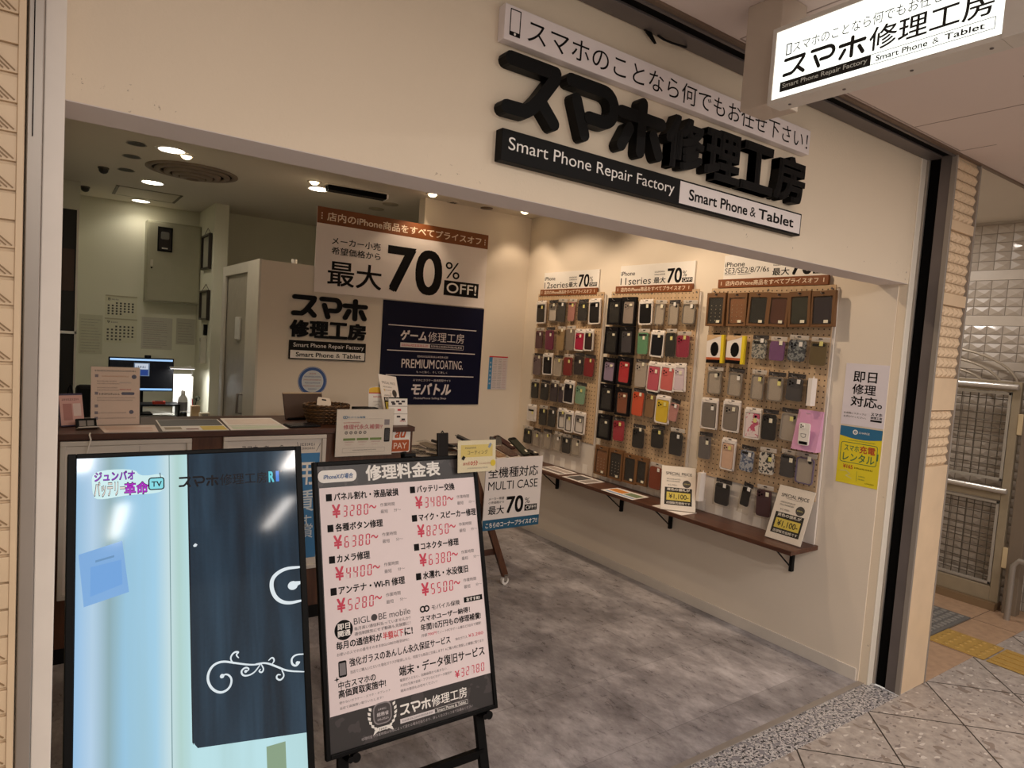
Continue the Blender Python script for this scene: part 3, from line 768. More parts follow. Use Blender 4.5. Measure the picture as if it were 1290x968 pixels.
def package(label, board, kind, hexc, yc, w, zt, zb, tilt=0, extra=None):
    """origin at the hang hole, local x right, y down is negative"""
    h = zt - zb; w = min(w, .14 if kind == 'bag' else .134 if kind in ('box', 'brown') else .122)
    r = Matrix.Rotation(math.radians(tilt), 4, 'Z')
    dz = random.uniform(.018, .03)
    t = thing('phone_case_pack', label, 'phone case', FX(PX - dz, yc, zt - .012) @ r, board)
    x0, x1, y1, y0 = -w / 2, w / 2, .012, .012 - h
    mat = pattern_mat(*extra) if extra else M(hexc, .35, var=.08, coat=.2)
    if kind in ('box', 'brown'):
        bm_ = BLKBOX if kind == 'box' else BROWNBOX
        b = MB(); T = .022; fw_ = .014
        b.box(x0, y0, 0, x1, y1, .004, bm_); b.box(x0, y0, .004, x0 + .003, y1, T, bm_); b.box(x1 - .003, y0, .004, x1, y1, T, bm_)
        b.box(x0 + .003, y0, .004, x1 - .003, y0 + .003, T, bm_); b.box(x0 + .003, y1 - .003, .004, x1 - .003, y1, T, bm_)
        b.box(x0, y0, T, x0 + fw_, y1, T + .002, bm_); b.box(x1 - fw_, y0, T, x1, y1, T + .002, bm_)
        b.box(x0 + fw_, y0, T, x1 - fw_, y0 + fw_, T + .002, bm_); b.box(x0 + fw_, y1 - .028, T, x1 - fw_, y1, T + .002, bm_)
        b.poly([(-.011, y1 - .016), (.011, y1 - .016), (.006, y1 - .008), (-.006, y1 - .008)], T + .0025, INK)
        b.build('box', t)
        b = MB(); case_geo(b, x0 + fw_ + .003, y0 + fw_ + .004, x1 - fw_ - .003, y1 - .031, .006, .017, mat, 'none' if kind == 'brown' else 'sq')
        if hexc in ('#1c1a1a', '#8a5a36') and kind == 'brown':
            for i in range(3):
                for j in range(5): b.cyl((x0 + fw_ + .02 + i * (w - .07) / 2, y0 + .035 + j * .022, .017), (x0 + fw_ + .02 + i * (w - .07) / 2, y0 + .035 + j * .022, .019), .003, M('#d9cdb8', .3, .6), 6)
        b.build('phone_case', t)
        b = MB(); b.box(x0 + fw_, y0 + fw_, T - .0012, x1 - fw_, y1 - .028, T - .0006, CLEAR); b.build('window', t)
        b = MB(); sx_ = random.uniform(.2, .5) * w; ss = y0 + .028 if kind == 'brown' else y1 - .055
        b.box(-.012 + w * .18, ss - .008, T + .0022, .012 + w * .18, ss + .008, T + .003, STICKER); b.build('price_sticker', t)
        return t
    if kind == 'retail':
        b = MB(); b.box(x0, y0, 0, x1 - .02, y1 - .012, .02, CARDW); b.quad(x0, y0, x1 - .02, y0 + .02, .0205, INK); b.quad(x0, y0 + .02, x1 - .02, y0 + .034, .0207, M('#c2623a'))
        b.poly(MB.circ(x0 + (w - .02) * .58, y0 + h * .46, .03, 14, .044), .0209, INK); b.poly([(x0, y1 - .05), (x1 - .02, y1 - .02), (x1 - .02, y1 - .012), (x0, y1 - .012)], .0209, M('#d7b48a')); b.box(-.03, y1 - .012, .004, .02, y1, .005, BLACK)
        b.build('box', t)
        b = MB(); b.box(x1 - .0195, y0, 0, x1, y1 - .012, .0205, YELLOW); b.build('side_panel', t)
        return t
    if kind == 'narrow':
        b = MB(); b.box(-.006, y0, 0, .006 + w * .2, y1 - .01, w * .8, CARDW, .001); b.box(-.004, y1 - .01, .004, .004, y1, .006, CARDW); b.build('box', t)
        b = MB(); b.box(-.009 - w * .22, y0 + .01, .004, -.007, y1 - .02, w * .5, mat, .002); b.build('phone_case', t)
        return t
    if kind == 'bag':
        b = MB(); b.hexa([(x0, y0, 0), (x1, y0, 0), (x1, y0, .05), (x0, y0, .05), (x0, y1, 0), (x1, y1, 0), (x1, y1, .006), (x0, y1, .006)], M('#d9a0c4', .35, var=.05)); b.build('gift_bag', t)
        b = MB(); hh = h * .55
        case_geo(b, -.028, y0 + .03, .032, y0 + .03 + hh, .052, .060, WHITE, 'sq'); b.quad(-.022, y0 + .034, .026, y0 + .05, .0605, INK); b.stroke([(-.012, y0 + .075), (.0, y0 + .07), (.012, y0 + .075), (.014, y0 + .09), (-.014, y0 + .09), (-.012, y0 + .075)], .0025, GREYINK, .0608); b.build('phone_case', t)
        return t
    # hanging card or clear blister
    white = kind in ('white', 'wframe')
    b = MB()
    if white:
        P = MB.rr(x0, y0, x1, y1, .006, 2); b.prism(P, 0, .0025, CARDW)
        b.box(x0, y0, .0025, x0 + .006, y1 - .03, .012, CARDW); b.box(x1 - .006, y0, .0025, x1, y1 - .03, .012, CARDW); b.box(x0, y0, .0025, x1, y0 + .008, .012, CARDW); b.box(x0, y1 - .03, .0025, x1, y1 - .012, .012, CARDW)
    else:
        hc = .02
        b.box(x0 + .004, y1 - hc - .004, 0, x1 - .004, y1, .0015, M('#cfc6bf', .5) if random.random() < .5 else CARDB)
    b.poly(MB.rr(-.012, y1 - .012, .012, y1 - .006, .003, 2), .0028, INK)
    b.build('hang_card', t)
    b = MB(); m_ = .009 if white else .007
    cw = (w - 2 * m_) * .94; top = y1 - (.034 if white else .026); bot = max(y0 + .010, top - cw * 2.05)
    k = random.choice(('sq', 'sq', 'bar', 'dot')) if kind != 'plain' else 'sq'
    if kind == 'glass': k = 'dot'
    if kind in ('glass', 'frame', 'wframe'):
        P = MB.rr(-cw / 2, bot, cw / 2, top, cw * .16, 3); n = len(P); P2 = MB.rr(-cw / 2 + .006, bot + .006, cw / 2 - .006, top - .006, cw * .13, 3)
        V = [(x, y, z) for z in (.004, .012) for Q in (P, P2) for x, y in Q]
        F = []
        for i in range(n):
            j = (i + 1) % n
            F += [(i, j, 2 * n + j, 2 * n + i), (n + j, n + i, 3 * n + i, 3 * n + j), (2 * n + i, 2 * n + j, 3 * n + j, 3 * n + i), (j, i, n + i, n + j)]
        b.add(V, F, mat); b.prism(P2, .005, .0065, M('#b9aea4', .2, coat=.4) if kind == 'glass' else M('#d9d0c9', .4))
        if kind == 'glass': b.prism(MB.circ(cw * .25, top - cw * .2, cw * .1, 12), .0066, .0095, BLACK)
        else: b.prism(MB.rr(-cw * .40, top - cw * .52, cw * .30, top - cw * .1, cw * .1, 3), .0066, .0090, M('#7a7472', .3)); b.prism(MB.circ(-cw * .2, top - cw * .3, cw * .09, 8), .009, .0095, BLACK)
    else: case_geo(b, -cw / 2, bot, cw / 2, top, .004, .013, mat, k)
    b.build('phone_case', t)
    if not white:
        b = MB(); b.box(x0, y0, .0155, x1, y1 - .004, .0165, CLEAR); b.box(x0, y0, 0, x0 + .001, y1 - .006, .0155, CLEAR); b.box(x1 - .001, y0, 0, x1, y1 - .006, .0155, CLEAR); b.build('clear_sleeve', t)
    b = MB(); sx_ = x0 + w * random.uniform(.62, .74); sy_ = top - random.uniform(.0, .04)
    b.box(sx_ - .010, sy_ - .013, .0168, sx_ + .010, sy_ + .011, .0174, random.choice((STICKER, STICKER, STICKY, WHITE))); b.build('price_sticker', t)
    return t

ROWW = ('top', 'second', 'third', 'fourth', 'fifth', 'bottom'); COLW = ('first', 'second', 'third', 'fourth', 'fifth', 'sixth')
K = '#0f0d0e'
PACKS = {
 'A': [
 [(4.386,.134,1.945,1.758,'white',K,'black'),(4.231,.128,1.948,1.766,'frame','#5a4634','bronze-rimmed'),(4.102,.115,1.956,1.763,'clear','#3d3a38','dark grey'),(3.99,.097,1.955,1.774,'clear','#b97f78','dusty pink'),(3.859,.121,1.949,1.776,'clear','#1d1b1c','black'),(3.732,.123,1.956,1.764,'white','#23201f','black')],
 [(4.374,.109,1.722,1.54,'clear','#5d2f38','plum'),(4.234,.12,1.73,1.537,'clear','#7c1f4a','magenta'),(4.096,.108,1.738,1.54,'clear','#a98c62','pale gold'),(3.98,.111,1.745,1.546,'clear','#8d8078','grey'),(3.866,.114,1.724,1.556,'white','#b02a48','crimson'),(3.761,.097,1.727,1.562,'white','#3a2a28','dark brown')],
 [(4.378,.134,1.509,1.321,'clear','#77656a','mauve grey'),(4.24,.129,1.521,1.343,'white',K,'black'),(4.107,.116,1.509,1.334,'glass','#c8bcae','clear white'),(3.982,.119,1.525,1.349,'clear','#8c2320','brick red'),(3.859,.114,1.541,1.364,'clear','#2f2426','charcoal'),(3.742,.144,1.534,1.36,'clear','#8e1622','dark red')],
 [(4.39,.111,1.295,1.126,'clear',K,'black'),(4.258,.119,1.297,1.126,'clear','#1a1718','black'),(4.129,.107,1.308,1.127,'clear','#3e3038','deep purple'),(4.036,.088,1.288,1.128,'clear','#453642','deep purple'),(3.951,.12,1.324,1.143,'white','#242126','black'),(3.808,.124,1.318,1.145,'clear','#88b096','mint green')],
 [(4.421,.117,1.081,.941,'white','#d9d0c8','white'),(4.262,.111,1.089,.918,'clear',K,'black'),(4.129,.107,1.095,.923,'clear','#151315','black'),(4.018,.096,1.099,.93,'whiteframe','#4a4644','black-rimmed clear'),(3.921,.094,1.092,.921,'whiteframe','#5e5856','grey-rimmed clear'),(3.804,.124,1.097,.925,'whiteframe','#6d6764','clear')],
 [(4.446,.127,.894,.738,'clear',K,'black'),(4.322,.097,.892,.734,'glass','#a89c92','clear'),(4.182,.117,.903,.738,'glass','#a39890','clear'),(4.053,.105,.902,.742,'glass','#aaa097','clear'),(3.944,.109,.9,.742,'clear','#2a282a','dark grey'),(3.826,.111,.909,.745,'glass','#a89e96','clear')]],
 'B': [
 [(3.502,.15,1.954,1.762,'box',K,'black'),(3.354,.15,1.957,1.756,'box','#9c8f8a','floral'),(3.204,.122,1.941,1.768,'white',K,'black'),(3.073,.104,1.935,1.761,'glass','#8d857e','clear'),(2.96,.099,1.934,1.764,'glass','#a09890','clear'),(2.833,.122,1.932,1.77,'glass','#7c7570','smoky clear')],
 [(3.506,.15,1.747,1.55,'box',K,'black'),(3.354,.148,1.751,1.554,'box','#3a3640','dark grey'),(3.206,.11,1.74,1.558,'clear','#5f9a74','green'),(3.074,.116,1.735,1.556,'white','#17161c','black'),(2.964,.095,1.746,1.554,'clear','#171517','black'),(2.856,.118,1.732,1.557,'clear','#9c1f44','crimson')],
 [(3.51,.143,1.525,1.342,'box','#9a87a8','lavender'),(3.357,.148,1.539,1.342,'box','#c0202f','red'),(3.201,.122,1.534,1.334,'clear','#b5aaa2','silver'),(3.08,.117,1.524,1.323,'white','#c05a68','pink'),(2.957,.12,1.523,1.336,'white','#cf6a66','salmon pink'),(2.869,.1,1.529,1.345,'white','#d9c6cf','white flowered')],
 [(3.515,.138,1.334,1.137,'box','#141215','black'),(3.348,.145,1.323,1.127,'box','#8b4a2c','brown'),(3.202,.116,1.332,1.136,'clear','#d9532a','orange'),(3.096,.093,1.327,1.13,'clear','#8d6a48','bronze'),(2.986,.121,1.309,1.121,'white','#d8b83a','yellow'),(2.878,.08,1.292,1.14,'slim','#c98f8c','pale pink')],
 [(3.522,.139,1.112,.931,'box','#121013','black'),(3.374,.13,1.11,.934,'clear','#a81f38','crimson'),(3.181,.15,1.085,.915,'clear','#19171a','black'),(3.018,.125,1.104,.943,'clear','#151316','black'),(2.848,.15,1.109,.925,'clear','#232124','dark grey')],
 [(3.515,.15,.88,.667,'brown','#8a5a36','tan studded'),(3.365,.14,.884,.666,'brown','#1c1a1a','black studded'),(3.226,.125,.872,.67,'brown','#151314','black'),(3.114,.105,.872,.679,'brown','#1e1a19','dark brown'),(2.995,.122,.854,.67,'clear','#8e3d1e','rust brown')]],
 'C': [
 [(2.614,.142,1.971,1.77,'brown','#1c1a1a','black studded'),(2.47,.145,1.968,1.773,'brown','#8a5a36','tan studded'),(2.322,.135,1.969,1.776,'brown','#1b1a18','black'),(2.192,.127,1.963,1.775,'brown','#5a3022','reddish brown'),(2.07,.126,1.968,1.777,'brown','#34352c','dark olive'),(1.943,.134,1.969,1.78,'brown','#2e2430','dark purple')],
 [(2.603,.136,1.73,1.547,'retail',K,'boxed'),(2.452,.133,1.73,1.552,'retail',K,'boxed'),(2.302,.11,1.726,1.583,'clear','#8d8a86','grey camouflage',('#5d6266','#b4b2ac',70,.5)),(2.186,.109,1.721,1.578,'clear','#7d4f86','purple'),(2.068,.12,1.733,1.582,'clear','#5d6470','denim blue',('#3c4350','#8f969c',60,.52)),(1.942,.11,1.726,1.567,'clear','#6f5f3e','olive brown')],
 [(2.596,.119,1.524,1.349,'glass','#8d857c','clear'),(2.442,.113,1.526,1.353,'glass','#9a9088','clear'),(2.289,.1,1.528,1.348,'glass','#92887f','clear'),(2.178,.115,1.524,1.352,'glass','#8f867e','clear'),(2.06,.112,1.525,1.366,'clear','#4a484e','smoky grey'),(1.955,.058,1.518,1.362,'narrow',K,'black')],
 [(2.616,.125,1.333,1.141,'white','#7d746c','grey'),(2.45,.117,1.339,1.148,'white','#857b72','grey'),(2.3,.11,1.31,1.13,'white','#d58b9a','pink patterned',('#e9d8d6','#c9607a',34,.56)),(2.192,.104,1.312,1.131,'clear','#171618','black'),(2.073,.12,1.332,1.145,'glass','#a9a29c','clear'),(1.957,.15,1.336,1.122,'bag','#dc8fc0','white')],
 [(2.624,.105,1.118,.944,'clear','#6f6a6c','grey'),(2.45,.097,1.109,.917,'white','#d9b49a','clear orange'),(2.314,.104,1.085,.927,'clear','#7d8ba6','blue flowered',('#58688c','#b9bfcc',60,.5)),(2.19,.112,1.095,.936,'clear','#e0dcd8','white leaf-patterned',('#e6e1dc','#33363c',55,.55)),(2.062,.1,1.106,.946,'clear','#4a4648','charcoal'),(1.955,.125,1.108,.931,'glass','#6f6488','violet clear')],
 [(2.616,.059,.88,.693,'narrow','#d9a9ac','pale pink'),(2.465,.12,.857,.693,'clear','#222024','black'),(2.294,.071,.87,.689,'slim','#1c191b','black'),(2.188,.111,.881,.694,'clear','#4d2b34','plum')]]}
KW = {'white': 'in white card', 'whiteframe': 'in white card', 'frame': 'in clear pack', 'clear': 'in clear pack', 'glass': 'in clear pack', 'box': 'in black box', 'brown': 'in brown box',
      'retail': 'in yellow-sided box', 'narrow': 'with narrow box', 'bag': 'on a pink bag', 'slim': 'in slim pack'}
for key, T, bn in (('A', BA, 'leftmost pegboard'), ('B', BB, 'middle pegboard'), ('C', BC, 'rightmost pegboard')):
    o = T.matrix_world.translation.y
    for r, row in enumerate(PACKS[key]):
        for c, p in enumerate(row):
            yc, w, zt, zb, kind, hx, word = p[:7]
            k2 = {'whiteframe': 'white', 'slim': 'clear'}.get(kind, kind)
            if kind == 'whiteframe': k2 = 'wframe'
            lab = '%s phone case %s, %s row, %s from left on %s' % (word, KW[kind], ROWW[r], COLW[c], bn)
            package(lab, 'phone cases on the ' + bn, k2, hx, yc, w, zt, zb, random.uniform(-2.5, 2.5) if kind not in ('slim',) else -8, p[7] if len(p) > 7 else None)
            hb = MB(); x = o - yc; y = zt - .018
            hb.tube([(x, y - .003, 0), (x, y, .006), (x, y, .062), (x, y + .010, .070)], .0016, ALU, 6); hb.build('hook', T)
# ------------------------------------------------------------------ counter
t = thing('reception_counter', 'dark brown wooden reception counter with white framed panels', 'counter', TR(0, 0, 0))
b = MB(); b.box(.02, 3.496, 1.028, 1.785, 4.06, 1.056, WOODD, .002); b.build('countertop', t)
b = MB(); b.box(.02, 3.515, .0, 1.78, 3.54, 1.028, WOODR); b.build('front_panel', t)
b = MB(); b.box(1.755, 3.54, .0, 1.78, 4.05, 1.028, WOODR); b.build('side_panel', t)
b = MB(); b.box(.02, 3.512, .0, 1.78, 3.516, .07, BLACKM); b.build('kick_plate', t)

def framed(label, x0, x1, z0, z1, draw):
    t = thing('framed_poster', label, 'poster', FY(x0, 3.514, z0), 'framed posters on the counter front')
    w, h = x1 - x0, z1 - z0; b = MB()
    for a in ((0, 0, w, .022), (0, h - .022, w, h), (0, .022, .022, h - .022), (w - .022, .022, w, h - .022)): b.box(a[0], a[1], 0, a[2], a[3], .018, M('#cfc6bd', .4), .003)
    b.build('frame', t)
    b = MB(); b.box(.022, .022, 0, w - .022, h - .022, .006, M('#dcd2c8', .5)); draw(b, .0066, w, h); b.build('poster_sheet', t)
def d1(b, z, w, h):
    b.quad(w * .58, .05, w * .585, h - .03, z, M('#b6aca3')); b.greek(.06, h - .14, .30, h - .10, z, GREYINK); b.greek(.06, h - .2, .26, h - .17, z, GREYINK)
framed('white framed sheet on the left half of the counter front', .054, .585, .30, 1.022, d1)
def d2(b, z, w, h):
    BL = M('#3f7fb4', .5)
    b.quad(.03, .06, w - .03, h - .10, z, BL); b.text('スマホ・iPhoneの', .09, h - .088, .30, h - .048, z, M('#4a4446')); b.greek(w - .14, h - .06, w - .06, h - .045, z, GREYINK); b.greek(w - .14, h - .08, w - .06, h - .068, z, GREYINK)
    b.stroke([(w - .155, h - .04), (w - .145, h - .09)], .003, GREYINK, z); b.stroke([(w - .03, h - .05), (w - .05, h - .09)], .003, GREYINK, z)
    b.text('費用', w - .25, h - .275, w - .055, h - .14, z + .0006, WHITE, .02); b.text('賃', w - .16, h - .42, w - .05, h - .30, z + .0006, M('#d7dfe4'), .01); b.text('す', w - .13, h - .52, w - .06, h - .44, z + .0006, M('#d7dfe4'))
    b.text('償', w - .13, .06, w - .05, .145, z + .0006, M('#d7dfe4')) if 0 else b.text('償', w - .13, .17, w - .05, .25, z + .0006, M('#d7dfe4'))
framed('white framed blue poster right of the middle of the counter front', .729, 1.255, .285, 1.024, d2)

CT = 1.056
# upright notice on the counter
t = thing('notice_stand', 'pinkish printed notice standing upright at the left of the counter', 'notice', frame((.178, 3.76, CT + .001), (1, .03, 0), (0, .16, 1)))
b = MB(); b.box(0, 0, -.004, .208, .285, 0, PINKPAPER); z = .0006
b.greek(.015, .262, .19, .271, z, GREYINK); b.greek(.045, .236, .16, .243, z, M('#c98f66')); b.poly(MB.circ(.183, .238, .011, 14), z, M('#5c5f7d'))
for y in (.236, .15, .088, .055, .028): b.box(.016, y - .002, z, .03, y + .012, z + .0002, M('#8b8090'))
for y, x in ((.212, .11), (.2, .12), (.18, .11), (.168, .12), (.13, .19), (.118, .18), (.056, .15), (.03, .19)): b.greek(.025, y, x, y + .006, z, M('#9a7f78'))
b.prism(MB.rr(.128, .147, .185, .161, .006), z, z + .0003, M('#5c5f7d')); b.greek(.034, .147, .122, .157, z, INK); b.poly(MB.circ(.172, .062, .01, 14), z, M('#5c5f7d')); b.greek(.12, .205, .17, .212, z, M('#a9a0a8')); b.greek(.12, .17, .17, .178, z, RED)
b.build('printed_sheet', t)
b = MB(); b.box(-.003, -.001, .001, .211, .289, .003, CLEAR); b.box(-.002, -.001, -.06, .21, .003, -.004, CLEAR); b.box(.205, .0, -.05, .217, .11, -.045, BLACK); b.build('acrylic_holder', t)

t = thing('card_stand', 'small pink leaflet leaning in a stand at far left of counter', 'leaflet', frame((.062, 3.72, CT), (1, .35, 0), (0, .3, 1)))
b = MB(); b.box(0, .005, -.003, .098, .15, 0, M('#d8a8a0', .5)); b.greek(.01, .125, .085, .135, .0006, M('#8c5a58')); b.quad(.012, .03, .05, .11, .0006, M('#b87f78')); b.quad(.055, .05, .088, .11, .0006, M('#e8cfc8')); b.build('leaflet', t)
b = MB(); b.box(-.003, 0, -.03, .101, .006, .012, M('#4a3f57', .3), .001); b.box(-.003, 0, -.012, .101, .16, -.0045, M('#3c3350', .3), .001); b.build('holder', t)
t = thing('sign_holder', 'little black card holder in front of the pink leaflet', 'sign', frame((.118, 3.64, CT), (1, .25, 0), (0, .35, 1)))
b = MB(); b.box(0, 0, -.012, .085, .05, 0, BLACK, .002); b.box(0, 0, -.02, .085, .006, .03, M('#cabfb4', .4), .001); b.build('block', t)
b = MB()
for x in (.012, .045): b.quad(x, .014, x + .028, .04, .0008, M('#8a817a'))
b.build('label_cards', t)

P1 = [(.219, 3.517), (.431, 3.482 + .03), (.441, 3.774), (.203, 3.80)]
flyer('flyer', 'pale pink sheet lying on the counter in front of the upright notice', [(.222, 3.52), (.44, 3.51), (.45, 3.735), (.205, 3.735)], CT, PINKPAPER, blocks([(.1, .12, .9, .2, M('#d9b7ab')), (.08, .3, .92, .7, M('#e4c6b8'))]), 'sheets lying on the counter')
flyer('flyer', 'dark and yellow printed sheet lying on the middle of the counter', [(.46, 3.525), (.757, 3.515), (.78, 3.92), (.475, 3.92)], CT, PAPER, blocks([(.02, .40, .98, .98, M('#5d5a5a', .5, var=.25)), (.6, .03, .98, .36, M('#dfc65c')), (.05, .1, .3, .3, M('#a89a86')), (.36, .08, .55, .16, M('#8a5f5a'))]), 'sheets lying on the counter')
flyer('flyer', 'white and green edged sheet lying on the counter right of the dark sheet', [(.765, 3.515), (1.055, 3.515), (1.075, 3.94), (.80, 3.95)], CT, PAPER, blocks([(.02, .30, .98, .33, M('#9fb59a')), (.05, .04, .95, .26, M('#cfd8c4')), (.05, .45, .95, .9, M('#e6d6cc'))]), 'sheets lying on the counter')
b = MB(); b.box(-.085, -.055, 0, .085, .055, .010, BLACK, .003); b.box(-.078, -.048, .010, .078, .048, .0108, M('#26252a', .25))
tag(b.build('cash_tray', None, TR(1.15, 3.60, CT, .08)), 'flat black tray lying on the counter left of the basket', 'tray')
t = thing('tablet_stand', 'dark brown tablet propped up behind the basket', 'tablet', frame((1.135, 3.86, CT + .004), (1, .12, 0), (0, .38, 1)))
b = MB(); b.box(0, 0, -.010, .245, .158, 0, M('#3b2012', .35), .004); b.box(.0, .152, -.011, .245, .161, .001, M('#b9a183', .4), .002); b.build('tablet', t)
b = MB(); b.box(.01, -.003, -.05, .235, .004, .02, BLACK, .001); b.beam((.12, .1, -.012), (.12, .01, -.07), .06, .004, BLACK); b.build('stand', t)

# woven basket
t = thing('woven_basket', 'woven brown wicker basket on the counter holding a white card', 'basket', TR(1.325, 3.72, CT))
W1 = M('#6a4a2a', .55, var=.3, scale=40); W2 = M('#4b3219', .6, var=.3, scale=40)
b = MB(); n = 48
for k in range(9):
    zz = .008 + k * .0105; r = .098 + .028 * (k / 8) ** .7
    P = [((r + .004 * (1 if (i + k) % 2 else -1)) * math.cos(2 * PI * i / n), (r * .8 + .004 * (1 if (i + k) % 2 else -1)) * math.sin(2 * PI * i / n), zz) for i in range(n)]
    b.tube(P, .0062, W1 if k % 2 else W2, 6, True)
b.prism(MB.circ(0, 0, .098, 32, .08), .001, .006, W2)
b.build('weave', t)
b = MB()
for k in range(2):
    P = [((.128 + .003 * math.cos(i * PI / 2 + k * PI)) * math.cos(2 * PI * i / 64), (.104 + .003 * math.cos(i * PI / 2 + k * PI)) * math.sin(2 * PI * i / 64), .104 + .004 * math.sin(i * PI / 2 + k * PI)) for i in range(64)]
    b.tube(P, .0052, W1 if k else W2, 6, True)
b.build('rim', t)
b = MB()
for i in range(24): a = 2 * PI * i / 24; b.tube([(.1 * math.cos(a), .08 * math.sin(a), .005), (.126 * math.cos(a), .102 * math.sin(a), .104)], .003, W2, 5)
b.build('stake', t)
b = MB(); b.prism([(-.04, 0), (.04, 0), (.04, .05), (.03, .075), (-.035, .075), (-.04, .06)], 0, .0012, M('#e6d6c4', .5)); b.prism(MB.rr(-.014, .057, .012, .065, .003), .0013, .0016, INK)
tag(b.build('hang_card', None, frame((1.30, 3.70, CT + .075), (1, -.1, -.12), (0, .35, 1))), 'white hang card with black slot sticking out of the wicker basket', 'card')
b = MB(); b.box(-.008, -.05, 0, .008, .05, .095, M('#d9cfc4', .3), .002); b.box(-.0085, -.046, .004, -.008, .046, .09, WHITE)

# notices around the right end of the counter
t = thing('pink_leaflet', 'tall pink leaflet half hidden behind the white notice on the counter', 'leaflet', FY(1.352, 3.494, .905))
b = MB(); b.box(0, 0, 0, .13, .235, .0015, M('#e3c4c0', .5)); z = .0022
b.quad(.012, .20, .10, .218, z, M('#a8464a')); b.quad(.012, .13, .085, .17, z, M('#c99a86')); b.poly(MB.circ(.045, .055, .035, 16), z, M('#d68aa6')); b.greek(.012, .18, .11, .188, z, GREYINK); b.greek(.012, .10, .1, .107, z, GREYINK); b.build('leaflet', t)
t = thing('acrylic_notice', 'white warranty notice with red headline fixed to the front of the counter', 'notice', FY(1.302, 3.492, .900))
b = MB(); b.box(0, 0, .003, .335, .262, .006, PAPER); z = .0066
b.text('モバイル保険', .062, .212, .165, .224, z, SKYBLUE, .02); b.ring(.042, .218, .004, .008, z, SKYBLUE, 12); b.ring(.054, .218, .004, .008, z, SKYBLUE, 12); b.quad(.035, .208, .27, .2088, z, SOFTINK)
b.greek(.04, .185, .135, .191, z, RED); b.text('修理代永久補償!?', .04, .15, .27, .178, z, M('#c0485c'), .012)
for k in range(5): b.poly(MB.circ(.058 + k * .027, .132, .0095, 12), z, GREYINK); b.ring(.058 + k * .027, .132, .003, .005, z + .0005, PAPER, 8)
for k in range(3): b.quad(.042 + k * .078, .088, .112 + k * .078, .101, z, M('#7d9a58')); b.greek(.05 + k * .078, .076, .104 + k * .078, .082, z, M('#c58a94')); b.greek(.055 + k * .078, .062, .09 + k * .078, .067, z, M('#d9b0b6'))
b.stroke([(.04, .02), (.29, .02), (.29, .045), (.04, .045), (.04, .02)], .0012, SOFTINK, z); b.greek(.1, .03, .24, .036, z, GREYINK)
b.prism(MB.rr(.283, .075, .318, .155, .006), z, z + .001, BLACK); b.quad(.287, .083, .314, .147, z + .0015, M('#3a3a40', .3)); b.quad(.281, .172, .313, .204, z, M('#9a94a0')); b.build('printed_sheet', t)
b = MB(); b.box(-.004, -.004, .007, .339, .266, .009, CLEAR); b.box(-.004, -.004, 0, .339, .266, .002, CLEAR); b.build('acrylic_holder', t)
t = thing('payment_sign', 'orange and white payment sign on the right end of counter front', 'sign', FY(1.60, 3.514, .905))
b = MB(); b.prism(MB.rr(0, 0, .162, .148, .012), 0, .008, WHITE); z = .0086
b.prism(MB.rr(.006, .006, .156, .074, .008), .008, z, M('#b5521f', .5)); b.text('au', .062, .086, .135, .128, z, M('#c0531f'), .03, 0, .3); b.text('PAY', .058, .022, .142, .058, z + .0006, M('#f0d8c8'), .012); b.build('sign_plate', t)
b = MB(); b.box(0, 0, 0, .14, .08, .09, BLACK, .004); b.box(.01, .05, .0, .13, .052, .091, BLACKM)
tag(b.build('card_terminal', None, TR(1.49, 3.68, CT)), 'black box on the counter behind the white warranty notice', 'terminal')
t = thing('pay_leaflet', 'white leaflet with yellow rounded top standing at right end of counter', 'leaflet', frame((1.585, 3.72, CT), (1, -.05, 0), (0, .12, 1)))
b = MB(); P = [(0, 0), (.10, 0), (.106, .18)] + [(.053 + .053 * math.cos(a), .195 + .018 * math.sin(a)) for a in [PI * k / 10 for k in range(11)]] + [(0, .18)]
b.prism(P, -.003, 0, WHITE); b.poly([(.002, .178), (.104, .178)] + [(.053 + .051 * math.cos(a), .195 + .016 * math.sin(a)) for a in [PI * k / 10 for k in range(11)]], .0005, M('#e2b52a', .5)); b.quad(.002, .172, .104, .178, .0006, RED)
b.greek(.03, .148, .085, .158, .0006, RED); b.greek(.03, .12, .08, .128, .0006, SOFTINK); b.stroke([(.04, .1), (.06, .11), (.075, .09)], .002, SOFTINK, .0006); b.box(.045, .04, .0, .095, .075, .001, M('#c9898a')); b.quad(.052, .045, .07, .063, .0016, INK)
b.build('printed_sheet', t)
b = MB(); b.box(0, -.001, -.05, .10, .003, .01, CLEAR); b.build('foot', t)
t = thing('payment_board', 'small white board of payment marks in front of the leaning price card', 'sign', frame((1.652, 3.575, CT), (1, -.06, 0), (0, .15, 1)))
b = MB(); b.box(0, 0, -.004, .118, .165, 0, WHITE); b.quad(0, .158, .118, .165, .0006, INK); b.quad(0, .110, .118, .114, .0006, SOFTINK); b.quad(0, .065, .118, .068, .0006, SOFTINK)
for x, y in ((.015, .13), (.045, .135), (.08, .135), (.02, .12), (.06, .122), (.055, .085), (.08, .028), (.05, .045)): b.quad(x, y, x + .022, y + .011, .0008, M('#3a3033') if x != .055 else RED)
b.greek(.07, .02, .11, .03, .0008, RED); b.build('printed_board', t)
b = MB(); b.box(.02, -.001, -.06, .10, .003, -.004, WHITE); b.build('foot', t)
t = thing('price_stand', 'leaning special price card on counter in front of the navy poster', 'sign', frame((1.665, 3.655, CT + .022), (.866, .5, -.12), (-.25, .25, 1)), 'special price stands')
b = MB(); b.box(0, 0, -.002, .19, .285, 0, PAPER); z = .0006
